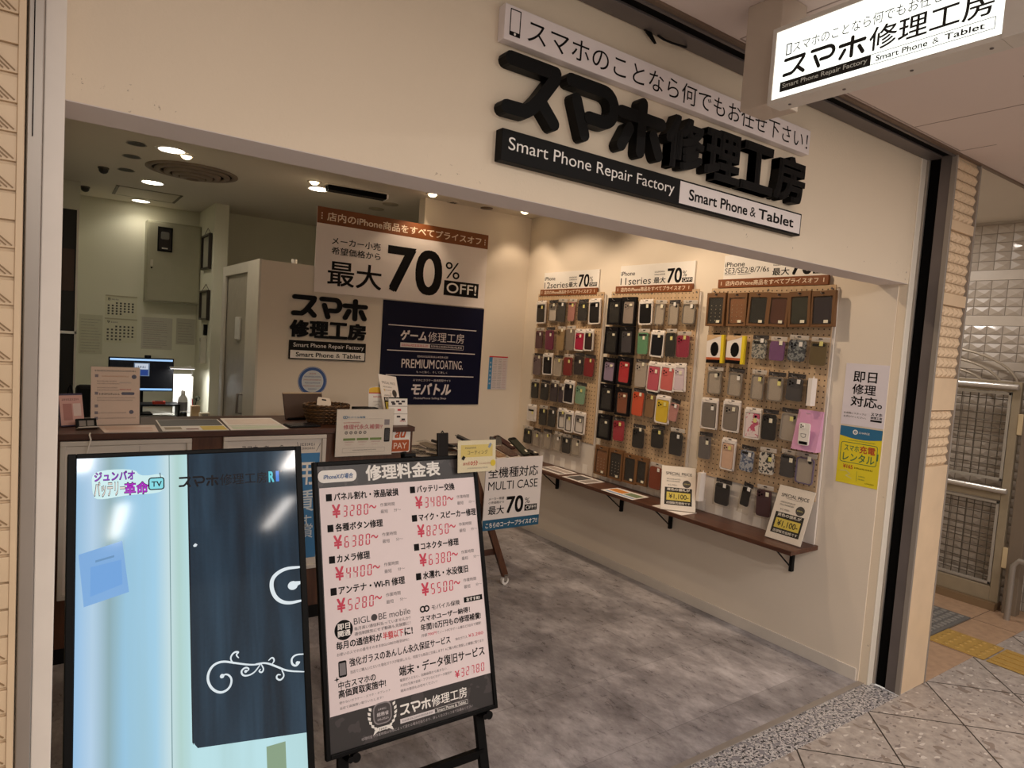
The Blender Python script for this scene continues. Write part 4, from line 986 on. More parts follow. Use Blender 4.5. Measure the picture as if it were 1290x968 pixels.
b.text('SPECIAL PRICE', .025, .228, .165, .243, z, GREYINK, .004); b.greek(.03, .205, .12, .213, z, GREYINK); b.greek(.03, .185, .11, .192, z, GREYINK); b.greek(.03, .15, .1, .16, z, GREYINK); b.poly(MB.circ(.142, .172, .024, 20), z, TAUPE)
b.quad(.02, .035, .172, .142, z, INK); b.text('黄色の値札が', .03, .120, .16, .137, z + .0005, WHITE, .01); b.quad(.03, .062, .165, .112, z + .0005, M('#e2cf57', .5)); b.text('¥1,100-', .045, .068, .155, .103, z + .001, INK, .012); b.build('price_card', t)
b = MB(); b.beam((.09, .18, -.003), (.09, .02, -.14), .05, .003, CLEAR, (1, 0, 0)); b.build('back_strut', t)

# cable hanging over the counter edge
b = MB(); b.tube([(.165, 3.50, 1.058), (.162, 3.49, 1.052), (.168, 3.488, 1.03), (.160, 3.489, 1.0), (.152, 3.488, .95), (.15, 3.489, .6)], .0035, M('#e6ded6', .5), 8)
tag(b.build('white_cable'), 'white cable hanging over the front edge of the counter at left', 'cable')

# ------------------------------------------------------------------ display table and what lies on it
t = thing('display_table', 'dark wooden display table on splayed legs with white casters', 'table', TR(0, 0, 0))
b = MB(); b.box(1.90, 3.44, .828, 2.705, 4.02, .85, WOODD, .002); b.build('tabletop', t)
for y in (3.47, 3.97):
    for s in (-1, 1):
        xt, xf = 2.30 + s * -.13 if 0 else 2.30 - s * .10, 2.30 + s * .195
        xt = 2.17 if s > 0 else 2.43; xf = 2.488 if s > 0 else 2.112
        b = MB(); b.beam((xt, y + (.0 if s > 0 else .03), .826), (xf, y + (.0 if s > 0 else .03), .062), .042, .024, WOODR, (0, 1, 0)); leg = b.build('leg', t)
        yy = y + (.0 if s > 0 else .03)
        b = MB(); b.cyl((xf, yy - .012, .026), (xf, yy + .012, .026), .026, WHITE, 20); b.cyl((xf, yy - .014, .026), (xf, yy + .014, .026), .010, STEELD, 12); b.box(xf - .012, yy - .018, .026, xf + .012, yy - .0145, .066, STEEL); b.box(xf - .012, yy + .0145, .026, xf + .012, yy + .018, .066, STEEL); b.box(xf - .014, yy - .018, .062, xf + .014, yy + .018, .068, STEEL); b.build('caster', leg)
    b = MB(); b.box(2.16, y + .012, .205, 2.44, y + .026, .245, WOODD, .002); b.build('crossbar', t)
def multi(b, z):
    X = lambda x: x - 2.262; Y = lambda v: v - .39
    b.quad(0, 0, .445, .068, z, TEALBLUE); b.text('こちらのコーナープライスオフ!!', X(2.285), Y(.406), X(2.692), Y(.44), z + .0006, WHITE, .02)
    b.text('全機種対応', X(2.28), Y(.725), X(2.675), Y(.795), z, INK, .01); b.text('MULTI CASE', X(2.287), Y(.648), X(2.676), Y(.703), z, INK, .0)
    b.text('メーカー希望', X(2.296), Y(.584), X(2.415), Y(.602), z, INK, .01); b.text('小売価格から', X(2.296), Y(.560), X(2.415), Y(.577), z, INK, .01)
    b.text('最大', X(2.298), Y(.490), X(2.42), Y(.546), z, INK, .014); b.text('70', X(2.435), Y(.489), X(2.57), Y(.60), z, INK, .026); b.text('%', X(2.582), Y(.542), X(2.622), Y(.58), z, INK)
    b.quad(X(2.582), Y(.492), X(2.684), Y(.534), z, INK); b.text('OFF!!', X(2.592), Y(.499), X(2.676), Y(.527), z + .0006, WHITE, .01)
print_panel('multi_case_sign', 'white multi case sale sign with blue bottom strip on front of display table', 'sign', FY(2.262, 3.438, .39), .445, .462, .006, multi, M('#efe6e2', .5, var=.02))
TZ = .8505
def table_case(label, x, y, rz, tiltx, col, kind='flat', z=TZ, s=1.):
    R = Matrix.Translation((x, y, z + .002)) @ Matrix.Rotation(rz, 4, 'Z') @ Matrix.Rotation(math.radians(tiltx), 4, 'X')
    t = thing('phone_case', label, 'phone case', R, 'cases on the display table')
    b = MB(); w, h = .082 * s, .165 * s
    if kind == 'flat':
        case_geo(b, -w / 2, 0, w / 2, h, 0, .011, M(col, .35, coat=.2), random.choice(('sq', 'bar')))
        b.build('cover', t); b = MB(); b.box(.008, .02, .0112, .026, .042, .0118, STICKER); b.build('price_sticker', t)
    elif kind == 'pack':
        b.prism(MB.rr(-w / 2, 0, w / 2, h, .012), 0, .008, M(col, .4)); b.build('cover', t)
        b = MB(); b.box(-w / 2 - .012, -.012, -.001, w / 2 + .012, h + .02, -.0002, M('#d8cdc2', .5)); b.box(-w / 2 - .012, -.012, .013, w / 2 + .012, h + .02, .0136, CLEAR); b.build('clear_pack', t)
    else:
        b.box(-w / 2, 0, 0, w / 2, h, .018, M(col, .4), .004); b.build('cover', t)
        b = MB(); b.stroke([(-.02, h * .9), (.0, h + .012), (.02, h * .9)], .005, M(col, .5), .006, .010); b.build('strap', t)
    return t
T_ = table_case
T_('upright black phone pouch standing near the left end of the table', 1.99, 3.52, .1, 84, '#171416', 'pouch', s=.95)
T_('clear packed case lying at the left end of the table behind the pouch', 1.97, 3.80, .9, 6, '#b3a898', 'pack')
T_('clear packed case lying flat left of the black pouch', 1.95, 3.62, 1.3, 5, '#a89a8a', 'pack')
T_('clear packed case at the back left corner of the table', 2.02, 3.83, 1.6, 8, '#c2b6a6', 'pack')
T_('clear packed case lying right behind the upright black pouch', 2.10, 3.72, .4, 12, '#9a8e80', 'pack')
T_('clear packed case between the pouch and the yellow card', 2.13, 3.60, 1.1, 6, '#b8ac9c', 'pack')
T_('black pouch lying flat at the back of the table above the yellow card', 2.27, 3.82, 1.55, 14, '#151315', 'pouch', s=1.1)
T_('black strapped pouch at the back of table right of middle', 2.44, 3.82, 1.0, 22, '#1a1718', 'pouch')
T_('black strapped pouch sloping down behind the brown case', 2.50, 3.68, -.5, 20, '#1d1a1b', 'pouch')
T_('grey packed case lying behind the yellow card on the table', 2.28, 3.56, .3, 8, '#7c726a', 'pack')
T_('tan case in a clear pack lying just right of the yellow card', 2.40, 3.46, .25, 10, '#a87f58', 'pack')
T_('dark brown case in a pale pack at the front of the table', 2.49, 3.455, .2, 14, '#4a2a22', 'pack')
T_('dark green folio case leaning at the front right of the table', 2.60, 3.47, .35, 34, '#2c3026', 'flat')
T_('black folio case with red edge at the right end of table', 2.655, 3.70, .5, 24, '#3a1c1e', 'flat')
T_('black case lying at the very front right corner of the table', 2.665, 3.45, .1, 8, '#161415', 'flat', s=.6)

# ------------------------------------------------------------------ digital signage screen
tvf = frame((.046, 1.584, 0), (1, 0, 0), (0, .282, .959))
t = thing('signage_screen', 'tall black digital signage screen showing a pale and navy curtain', 'screen', tvf)
TW, TT = .576, 1.299
b = MB(); 
for a in ((0, .30, .018, TT), (TW - .018, .30, TW, TT), (.018, TT - .012, TW - .018, TT), (.018, .30, TW - .018, .33)): b.box(a[0], a[1], -.05, a[2], a[3], .004, BLACK, .002)
b.box(.004, .304, -.05, TW - .004, TT - .004, -.012, BLACKM); b.build('bezel', t)
b = MB(); b.box(0, .012, -.05, .028, .30, 0, BLACK, .002); b.box(TW - .028, .012, -.05, TW, .30, 0, BLACK, .002); b.box(.028, .06, -.04, TW - .028, .29, -.01, BLACKM, .002); b.build('base', t)
b = MB()
for x in (.05, TW - .05): b.beam((x, 1.10, -.055), (x, .17, -.62), .03, .02, BLACKM, (1, 0, 0))
b.beam((.05, .35, -.51), (TW - .05, .35, -.51), .02, .02, BLACKM); b.build('rear_leg', t)

def curtain_mat():
    m, tr, bs = new_mat('screen_pale_curtain'); co = objco(tr)
    s = sepxyz(tr, co)
    n = noise(tr, mapping(tr, co, scale=(10, .5, 1)), 1.0, 3, .5)
    c = ramp(tr, s[0], [(.02, '#9dc9ee'), (.055, '#bcdaf2'), (.09, '#94b4bc'), (.125, '#9fd0ee'), (.19, '#a9d8f2'), (.222, '#cfe9ee'), (.245, '#b9dcd6'), (.272, '#c4ecf2')])
    c = mixc(tr, mathn(tr, 'MULTIPLY', ramp(tr, n, [(.45, (0, 0, 0, 1)), (.75, (1, 1, 1, 1))]), .55), c, lin('#a3c0b6'))
    c = mixc(tr, mathn(tr, 'LESS_THAN', mathn(tr, 'ABSOLUTE', mathn(tr, 'SUBTRACT', s[0], .225)), .0011), c, lin('#7fa0a4'))
    tr.links.new(c, bs.inputs['Emission Color']); bs.inputs['Emission Strength'].default_value = TV_E
    bs.inputs['Base Color'].default_value = (.012, .012, .014, 1); bs.inputs['Roughness'].default_value = .07; bs.inputs['Specular IOR Level'].default_value = .3
    return m
def cloth_mat():
    m, tr, bs = new_mat('screen_navy_cloth'); co = objco(tr)
    n = noise(tr, mapping(tr, co, scale=(16, 1.4, 1), rot=(0, 0, -.2)), 1.0, 3, .55, .3); n2 = noise(tr, co, 120, 2)
    c = ramp(tr, n, [(.3, '#0d1821'), (.5, '#1a2d3b'), (.7, '#2a4152')])
    c = mixc(tr, mathn(tr, 'MULTIPLY', n2, .12), c, lin('#3f5c70'))
    tr.links.new(c, bs.inputs['Emission Color']); bs.inputs['Emission Strength'].default_value = TV_E
    bs.inputs['Base Color'].default_value = (.012, .012, .014, 1); bs.inputs['Roughness'].default_value = .07; bs.inputs['Specular IOR Level'].default_value = .3
    return m
def scr(h, e=1.): return EM(h, TV_E * e, .07, '#0e0e10')
b = MB(); b.quad(.0195, .33, .5575, 1.287, 0, curtain_mat())
b.poly([(.27, 1.287), (.272, .56), (.283, .543), (.5575, .507), (.5575, 1.287)], .0004, cloth_mat()); z = .0008
b.poly([(.268, 1.287), (.2705, .56), (.2735, .553), (.2725, 1.287)], .0006, scr('#16202a'))
WS = scr('#e9f3f8')
BX = scr('#86b6ea')
b.poly([(.025, 1.053), (.117, 1.076), (.132, .949), (.037, .928)], .0003, BX); b.poly([(.05, 1.02), (.115, 1.03), (.118, .97), (.05, .95)], .00035, scr('#79aeea')); b.poly([(.06, 1.035), (.10, 1.043), (.10, 1.038), (.06, 1.03)], .0004, scr('#6f9cc8'))
b.poly([(.45, .33), (.5, .33), (.5, .50), (.45, .50)], .0003, scr('#8fa88a'))
def smooth(P, k=3):
    for _ in range(k):
        Q = [P[0]]
        for i in range(len(P) - 1):
            a, c = P[i], P[i + 1]; Q += [(a[0] * .75 + c[0] * .25, a[1] * .75 + c[1] * .25), (a[0] * .25 + c[0] * .75, a[1] * .25 + c[1] * .75)]
        P = Q + [P[-1]]
    return P
def vine(P, w): 
    P = smooth(P); n = len(P); b.stroke(P, [w * (.45 + .55 * math.sin(PI * (i + 1) / (n + 1))) for i in range(n)], WS, z)
vine([(.5575, .951), (.514, .953), (.481, .935), (.476, .905), (.489, .873), (.518, .856), (.5575, .858)], .011)
b.poly(MB.circ(.536, .903, .014, 18, .012), z, WS); b.poly([(.536, .914), (.5575, .912), (.5575, .904), (.536, .895)], z + .0001, WS)
vine([(.343, .702), (.356, .706), (.369, .690), (.362, .667), (.339, .660), (.316, .678), (.307, .707), (.319, .733), (.344, .740), (.376, .728), (.416, .714), (.444, .711)], .0062); b.poly(MB.circ(.344, .702, .0055, 12), z + .0002, WS)
vine([(.386, .739), (.379, .748), (.388, .754), (.374, .756), (.364, .742), (.373, .727)], .0045)
vine([(.405, .7), (.413, .705), (.403, .712), (.390, .704), (.397, .689), (.422, .690), (.440, .709)], .0045); b.poly(MB.circ(.403, .701, .004, 10), z + .0002, WS)
vine([(.429, .714), (.456, .712), (.483, .696), (.511, .678), (.5575, .666)], .005)
vine([(.444, .709), (.450, .696), (.444, .688), (.436, .694), (.441, .698)], .004)
vine([(.463, .716), (.473, .723), (.479, .713), (.472, .705)], .004)
vine([(.493, .672), (.485, .675), (.481, .666), (.492, .657), (.504, .667), (.497, .683)], .0045)
vine([(.539, .690), (.548, .696), (.537, .685), (.525, .692), (.524, .708), (.536, .716), (.5575, .713)], .0055); b.poly(MB.circ(.54, .693, .005, 10), z + .0002, WS)
b.poly([(.280, 1.045), (.285, 1.050), (.2905, 1.046), (.287, 1.041), (.281, 1.041)], z, WS)
# channel mark and shop name on the screen
HALO = scr('#d6f6f8', 1.05); PUR = scr('#5b1a78'); MAG = scr('#b427c8'); DK = scr('#1b1420'); IV = scr('#f2e6dc')
b.poly(smooth([(.052, 1.215), (.05, 1.245), (.075, 1.257), (.145, 1.255), (.155, 1.238), (.178, 1.236), (.20, 1.24), (.216, 1.23), (.214, 1.198), (.195, 1.188), (.13, 1.19), (.06, 1.18), (.053, 1.2), (.052, 1.215)], 2)[:-1], .0004, HALO)
b.text('ジュンバオ', .056, 1.2275, .145, 1.252, .0008, PUR, .05); b.text('ジュンバオ', .0565, 1.229, .144, 1.250, .0011, scr('#9a3ad0'), .0)
b.text('バッテリー', .056, 1.188, .124, 1.2275, .0008, DK, .05); b.text('バッテリー', .057, 1.19, .123, 1.2255, .0011, IV, .012)
b.text('革命', .121, 1.188, .176, 1.2225, .0008, DK, .05); b.text('革命', .1215, 1.19, .1755, 1.2205, .0011, MAG, .03)
P = MB.rr(.177, 1.199, .212, 1.229, .006); b.poly(P, .0007, scr('#8ee8f2')); b.stroke(P + [P[0]], .003, DK, .0008); b.stroke([(.204, 1.231), (.203, 1.241)], .0018, DK, .0009); b.text('TV', .183, 1.206, .207, 1.220, .001, DK, .02)
for i, ch in enumerate('スマホ'): kata(b, ch, .246 + i * .034, 1.198, .246 + i * .034 + .032, 1.228, .0012, None, scr('#15171b'), .17)
b.text('修理工房', .350, 1.198, .475, 1.229, .0012, scr('#171a1f'), .008)
b.text('R', .480, 1.198, .495, 1.229, .0012, scr('#5fd0e0'), .04); b.text('I', .500, 1.199, .509, 1.229, .0012, scr('#3f86e8'), .06); b.poly(MB.circ(.516, 1.228, .003, 8), .0012, scr('#1b2430'))
b.build('screen', t)

# ------------------------------------------------------------------ price board on its easel
AU = Vector((0, .25, .852)).normalized()
abf = frame((.700, 1.82, .316), (1, 0, 0), AU)
t = thing('price_board', 'black framed repair price list board standing on the black easel', 'board', abf)
b = MB(); AW, AH = .613, .890
for a in ((0, 0, .014, AH), (AW - .014, 0, AW, AH), (.014, AH - .014, AW - .014, AH), (.014, 0, AW - .014, .014)): b.box(a[0], a[1], -.016, a[2], a[3], .004, BLACK, .002)
b.build('frame', t)
b = MB(); b.box(.012, .012, -.014, AW - .012, AH - .012, -.003, pattern_mat('#332f2f', '#453f3f', 11, .55)); z = -.0024
b.quad(.0185, .119, .598, .806, z, M('#ecdcdc', .5, var=.02)); z += .0006
b.text('修理料金表', .178, .819, .460, .872, z, WHITE, .035)
P = MB.rr(.016, .822, .146, .862, .018); P = [(x, y + (x - .016) * .0) for x, y in P]; b.poly(P, z, WHITE); b.text('iPhoneXの場合', .034, .832, .134, .850, z + .0006, M('#56709a'), .03, 0, .1)
SEG = {'0': 'abcdef', '1': 'bc', '2': 'abged', '3': 'abgcd', '4': 'fgbc', '5': 'afgcd', '6': 'afgedc', '7': 'abc', '8': 'abcdefg', '9': 'abcdfg'}
def seven(b, s, x0, y0, x1, y1, z, mat, ghost):
    n = len(s); cw = (x1 - x0) / n; w = cw * .64; h = y1 - y0; k = h * .10
    for i, ch in enumerate(s):
        a = x0 + i * cw; sh = lambda y: (y - y0) * .08
        R = {'a': (a + k, y1 - k, a + w - k, y1), 'd': (a + k, y0, a + w - k, y0 + k), 'g': (a + k, y0 + h / 2 - k / 2, a + w - k, y0 + h / 2 + k / 2), 'f': (a, y0 + h / 2 + k * .4, a + k, y1 - k * .5), 'b': (a + w - k, y0 + h / 2 + k * .4, a + w, y1 - k * .5), 'e': (a, y0 + k * .5, a + k, y0 + h / 2 - k * .4), 'c': (a + w - k, y0 + k * .5, a + w, y0 + h / 2 - k * .4)}
        for q, (u0, v0, u1, v1) in R.items():
            b.add([(u0 + sh(v0), v0, z), (u1 + sh(v0), v0, z), (u1 + sh(v1), v1, z), (u0 + sh(v1), v1, z)], [(0, 1, 2, 3)], mat if q in SEG[ch] else ghost)
GH = M('#e9d2d4', .5)
def item(x, y, head, price, hw, px):
    b.quad(x, y, x + .0195, y + .0225, z, INK); b.text(head, x + .026, y - .001, x + hw, y + .025, z, INK, .03)
    b.text('¥', px, y - .055, px + .028, y - .012, z, PINKRED, .03); seven(b, price, px + .034, y - .054, px + .130, y - .018, z, PINKRED, GH); b.text('～', px + .126, y - .036, px + .152, y - .024, z, PINKRED, .02)
    b.text('作業時間', px + .166, y - .033, px + .218, y - .021, z, GREYINK); b.text('最短', px + .166, y - .055, px + .192, y - .043, z, GREYINK); b.text('分～', px + .214, y - .053, px + .240, y - .043, z, GREYINK)
for k, (a, p, w) in enumerate((('パネル割れ・液晶破損', '3280', .253), ('各種ボタン修理', '6380', .189), ('カメラ修理', '4400', .137), ('アンテナ・Wi-Fi 修理', '5280', .255))): item(.039, .763 - k * .0975, a, p, w, .057)
for k, (a, p, w) in enumerate((('バッテリー交換', '3480', .177), ('マイク・スピーカー修理', '8250', .258), ('コネクター修理', '6380', .176), ('水濡れ・水没復旧', '5500', .205))): item(.336, .766 - k * .0975, a, p, w, .353)
b.poly(MB.circ(.075, .362, .030, 28), z, INK); b.text('即日', .055, .364, .096, .382, z + .0006, PAPER, .03); b.text('開通', .055, .343, .096, .361, z + .0006, PAPER, .03)
b.text('BIGL●BE mobile', .109, .371, .306, .392, z, M('#3a3436'), -.004)
b.text('毎月高い通信料払っていませんか？', .109, .353, .305, .364, z, GREYINK, .008); b.text('通信制限気にせず動画も見放題に！', .109, .337, .304, .348, z, GREYINK, .008)
b.text('毎月の通信料が', .048, .306, .200, .330, z, INK, .028); b.text('半額以下', .204, .306, .276, .330, z, RED, .02); b.text('に!', .280, .306, .310, .330, z, INK, .03)
b.text('お使いのスマホの番号そのままBIGLOBEの格安SIMに', .049, .287, .295, .297, z, GREYINK)
b.ring(.352, .377, .006, .011, z, INK, 14); b.ring(.367, .377, .006, .011, z, INK, 14); b.text('モバイル保険', .386, .368, .497, .385, z, INK, .008)
b.quad(.514, .371, .590, .389, z, INK); b.text('おすすめ!', .524, .374, .580, .386, z + .0006, PAPER, .03)
b.text('スマホユーザー納得！', .340, .336, .535, .356, z, INK, .026); b.text('年間10万円もの修理補償!', .340, .307, .577, .330, z, INK, .026)
b.text('月額', .340, .288, .362, .298, z, GREYINK); b.text('700円', .364, .288, .398, .298, z, PINKRED); b.text('でノートPCやゲーム機など3台まで補償！', .400, .288, .576, .298, z, GREYINK)
b.text('強化ガラスのあんしん永久保証サービス', .088, .249, .448, .274, z, INK, .02); b.text('強化ガラス', .468, .253, .515, .262, z, GREYINK); b.text('¥3,280', .520, .252, .581, .264, z, PINKRED)
b.text('当店でご購入いただいた強化ガラスが破損したら、何度でも新品に交換します！※ご購入時に登録した機種に限ります', .089, .228, .581, .238, z, GREYINK)
b.poly(MB.rr(.052, .224, .078, .272, .005), z, INK); b.quad(.055, .230, .075, .266, z + .0006, M('#7d7779')); b.text('✦', .038, .216, .052, .230, z, INK) if 0 else b.poly([(.045, .230), (.047, .223), (.054, .221), (.047, .219), (.045, .212), (.043, .219), (.036, .221), (.043, .223)], z, INK)
b.text('端末・データ復旧サービス', .252, .183, .580, .215, z, INK, .02)
b.text('電源が入らない、起動画面から進まない…', .253, .167, .434, .176, z, GREYINK); b.text('大切な写真や音楽・アプリなどのデータ復旧や', .253, .151, .444, .160, z, GREYINK); b.text('端末の復旧もお任せください！', .253, .135, .386, .144, z, GREYINK)
b.text('¥', .456, .133, .474, .156, z, PINKRED, .02); seven(b, '32780', .478, .132, .580, .160, z, PINKRED, GH)
b.text('中古スマホの', .049, .191, .171, .213, z, INK, .02); b.text('高価買取実施中!', .048, .165, .204, .189, z, INK, .028); b.text('使わないガラケー・スマホ・タブレット', .049, .148, .218, .156, z, GREYINK); b.text('当店で高価買い取りいたします！', .050, .132, .192, .140, z, GREYINK)
# emblem and shop name on the dark foot of the board
b.poly(MB.rr(.155, .058, .218, .122, .02), z, M('#8d8586')); b.poly(MB.rr(.159, .062, .214, .118, .017), z + .0005, M('#474142')); b.text('総務省', .167, .082, .207, .094, z + .001, M('#c9c0c0'), .02); b.greek(.172, .100, .202, .106, z + .001, M('#c9c0c0')); b.greek(.168, .070, .206, .077, z + .001, M('#c9c0c0'))
for s in (-1, 1):
    for k in range(7):
        a = math.radians(-75 + k * 17); cx, cy = .1865 + s * .041 * math.cos(a), .082 + .046 * math.sin(a)
        b.poly([(cx, cy), (cx + s * .008, cy + .004), (cx + s * .009, cy + .013), (cx - s * .001, cy + .009)], z + .0004, WHITE)
b.poly([(.152, .032), (.168, .040), (.205, .040), (.221, .032), (.216, .044), (.205, .051), (.168, .051), (.157, .044)], z + .0006, WHITE); b.greek(.172, .042, .202, .048, z + .0012, INK)
logo(b, .246, .064, .496, .098, z, WHITE, .17, .014)
b.quad(.245, .042, .370, .056, z, M('#d9d0d0')); b.greek(.252, .046, .362, .052, z + .0005, GREYINK); b.stroke([(.370, .043), (.496, .043), (.496, .056), (.370, .056)], .001, WHITE, z); b.text('Smart Phone & Tablet', .378, .0445, .49, .054, z, WHITE, .01)
b.text('修理料金や作業時間は状態によって変わる場合があります、詳しくはスタッフまでお尋ねください', .113, .026, .516, .035, z, M('#b3abab'))
b.build('price_sheet', t)

t = thing('easel', 'black wooden easel carrying the repair price board', 'easel', TR(0, 0, 0))
ab = lambda x, v, n: tuple(abf @ Vector((x, v, n)))
for x0, x1, lx in ((.080, .052, 0), (.534, .562, 1)):
    b = MB(); b.beam(ab(x0, .60, -.034), ab(x1, -.332, -.034), .032, .02, BLACK, tuple(AU.cross(Vector((1, 0, 0))))); b.build('leg', t)
    b = MB(); c = .068 if not lx else .549
    b.cyl(ab(c, -.010, -.04), ab(c, -.010, .02), .009, BLACK, 12); q = MB()
    b.cyl(ab(c + .022, -.012, -.012), ab(c + .022, -.012, .010), .014, BLACK, 16); b.build('peg', t)
b = MB(); b.beam(ab(.306, .88, -.032), (1.006, 2.40, .002), .03, .024, BLACK, (1, 0, 0)); b.build('leg', t)
b = MB(); b.beam(ab(.058, -.135, -.033), ab(.556, -.135, -.033), .018, .03, BLACK, (0, 0, 1)); b.build('crossbar', t)
b = MB(); b.beam(ab(.08, .58, -.036), ab(.534, .58, -.036), .018, .03, BLACK, (0, 0, 1)); b.build('crossbar', t)
b = MB(); b.box(.322, .892, -.03, .365, .904, .006, BLACK, .002); b.box(.322, .892, -.03, .336, .912, -.005, BLACK, .002); b.build('top_clip', t).matrix_local = abf

t = thing('coating_card', 'yellow and white coating notice clipped to the top of the price board', 'notice', frame((1.222, 2.040, 1.110), (1, 0, 0), (0, .1, 1)))
b = MB(); b.box(0, 0, 0, .164, .116, .0015, M('#efe6c8', .5)); z = .0022
b.quad(.012, .055, .150, .100, z, M('#e6d27c', .5)); b.text('コーティング', .040, .064, .128, .080, z + .0006, M('#4a4030'), .0); b.greek(.03, .086, .08, .092, z + .0006, GREYINK); b.text('最短', .022, .026, .044, .036, z, M('#b9443a')); b.text('10分', .046, .024, .086, .042, z, M('#c03a2a'), .02); b.greek(.09, .027, .145, .033, z, M('#c08a78')); b.greek(.04, .012, .13, .017, z, SOFTINK)
b.poly([(.014, .05), (.022, .062), (.032, .056), (.024, .044)], z + .001, INK); b.poly([(.128, .09), (.138, .106), (.146, .10), (.136, .085)], z + .001, M('#8c9cb0')); b.poly(MB.circ(.152, .03, .012, 12), z, YELLOW); b.build('printed_card', t)
b = MB(); b.box(-.003, -.003, .003, .168, .119, .005, CLEAR); b.build('acrylic_holder', t)
# ------------------------------------------------------------------ shop ceiling
CZ = 2.65
def downlight(label, x, y, r, power, col, emit, aim=None, angle=130):
    t = thing('ceiling_downlight', label, 'ceiling light', TR(x, y, CZ), 'downlights in the shop ceiling')
    b = MB(); b.lathe([(r * .86, .0), (r * .86, -.004), (r, -.006), (r * 1.12, -.002), (r * 1.12, .0)], WHITE, 28); b.build('trim_ring', t)
    b = MB(); b.prism(MB.circ(0, 0, r * .86, 28), -.003, -.001, EM('#fff4dc', emit)); b.build('lamp_disc', t)
    if power: spot_lamp('lamp', (0, 0, -.012), aim or (0, 0, -2), power, col, angle, .6, t, r * .7)
    return t
downlight('bright round downlight nearest the big round air vent, above the counter', .617, 4.75, .085, ROOM_W, PALE, 14, None, 150)
downlight('bright round downlight behind the big round air vent', .655, 6.01, .085, ROOM_W * .8, PALE, 14, None, 150)
downlight('farthest downlight, over the staff desk behind the ceiling hatch', .681, 7.06, .08, ROOM_W * .35, PALE, 9, None, 150)
downlight('round downlight at the left end of the dark ceiling slot', 1.668, 5.08, .085, ROOM_W * .8, PALE, 14, None, 150)
def spotfix(label, x, y, lit, target, power=None, r=.04):
    t = thing('ceiling_spotlight', label, 'ceiling light', TR(x, y, CZ), 'spotlights in the shop ceiling')
    b = MB(); b.lathe([(r * .8, .0), (r * .8, -.004), (r, -.007), (r * 1.25, -.002), (r * 1.25, .0)], M('#cfc4b6', .4), 24); b.build('trim_ring', t)
    b = MB()
    if lit: b.lathe([(r * .78, -.002), (r * .7, -.014), (r * .4, -.022), (0, -.024)], EM('#ffe2b0', 10), 20)
    else:
        b.prism(MB.circ(0, 0, r * .8, 20), -.004, -.001, M('#8a7c6c', .4))
        for a in range(3): b.prism(MB.circ(r * .4 * math.cos(a * 2.1), r * .4 * math.sin(a * 2.1), r * .2, 10), -.006, -.004, BLACK)
    b.build('lamp_face', t)
    if lit: spot_lamp('lamp', (0, 0, -.05), Vector(target) - Vector((x, y, CZ)), power or SPOT_W, WARM, 95, .5, t, .03)
    return t
spotfix('small lit spotlight beside the bright downlight above the counter', .715, 4.83, 1, (.8, 4.2, 1.0), 3)
spotfix('small lit spotlight beside the downlight at the dark ceiling slot', 1.56, 4.86, 1, (1.5, 4.0, 1.0), 5)
spotfix('lit spotlight right of the dark ceiling slot', 2.33, 4.50, 1, (2.2, 4.67, 1.6), 5)
spotfix('unlit spotlight in the middle of the ceiling, right of a lit one', 2.586, 4.637, 0, None)
spotfix('lit spotlight in the far right corner of the shop ceiling', 3.14, 4.44, 1, (3.3, 4.55, 1.4), 5)
for k, y in enumerate((4.05, 3.25, 2.45)):
    spotfix(('warm spotlight over the leftmost pegboard', 'warm spotlight over the middle pegboard', 'warm spotlight over the rightmost pegboard')[k], 2.55, y, 1, (3.36, y - .05, 1.45))
for k, x in enumerate((.9, 2.0)):
    spotfix(('warm spotlight over the price board, behind the shop front', 'warm spotlight over the aisle, behind the shop front')[k], x, 2.9, 1, (x + .1, 3.6, .6), SPOT_W * (.3, .9)[k])

t = thing('air_vent', 'big round ceiling air diffuser with dusty concentric rings', 'vent', TR(.83, 5.31, CZ))
VENT = M('#857465', .6, var=.3, scale=14)
for k, r in enumerate((.30, .245, .185, .13, .08)):
    a = k * .011; b = MB(); b.lathe([(r, -a * .6 - .001), (r, -a - .006), (r - .036, -a - .012), (r - .04, -a - .006), (r - .038, -a * .6 - .001)], VENT, 40); b.build('ring_blade', t)
b = MB(); b.prism(MB.circ(0, 0, .29, 40), -.0015, -.0005, M('#1c1612', .8)); b.build('throat', t)
for k, (x, y) in enumerate(((.427, 4.767), (.437, 5.168), (.448, 5.676))):
    b = MB(); b.prism(MB.circ(0, 0, .05, 24), -.004, 0, M('#2a231e', .6)); b.ring(0, 0, .05, .058, -.0045, M('#8f8374', .5), 24)
    tag(b.build('ceiling_plug', None, TR(x, y, CZ)), ('dark round ceiling plug nearest the shop front', 'dark round ceiling plug in the middle of the row of three', 'dark round ceiling plug farthest back in the row of three')[k], 'ceiling fitting', 'dark round ceiling plugs')
for k, (x, y) in enumerate(((.311, 5.74), (.238, 6.74))):
    t = thing('dome_sensor', ('small dark dome hanging from ceiling beside the farthest plug', 'small dark dome hanging from ceiling in the far left corner')[k], 'sensor', TR(x, y, CZ), 'dark ceiling domes')
    b = MB(); b.lathe([(.036, 0), (.036, -.010), (.032, -.012)], M('#4a4238', .5), 20); b.build('base', t)
    b = MB(); b.lathe([(.032, -.012), (.029, -.03), (.018, -.042), (0, -.047)], M('#241f1b', .3), 20); b.build('dome', t)
t = thing('ceiling_hatch', 'square access hatch in ceiling with dark end bars', 'hatch', TR(.685, 6.64, CZ))
b = MB(); b.box(-.235, -.225, -.004, .235, .225, 0, M('#cfc5b4', .6)); b.build('panel', t)
b = MB(); 
for x in (-.245, .225): b.box(x, -.235, -.006, x + .022, .235, 0, M('#5a5044', .5))
for y in (-.235, .229): b.box(-.225, y, -.005, .225, y + .006, 0, M('#8f8472', .5))
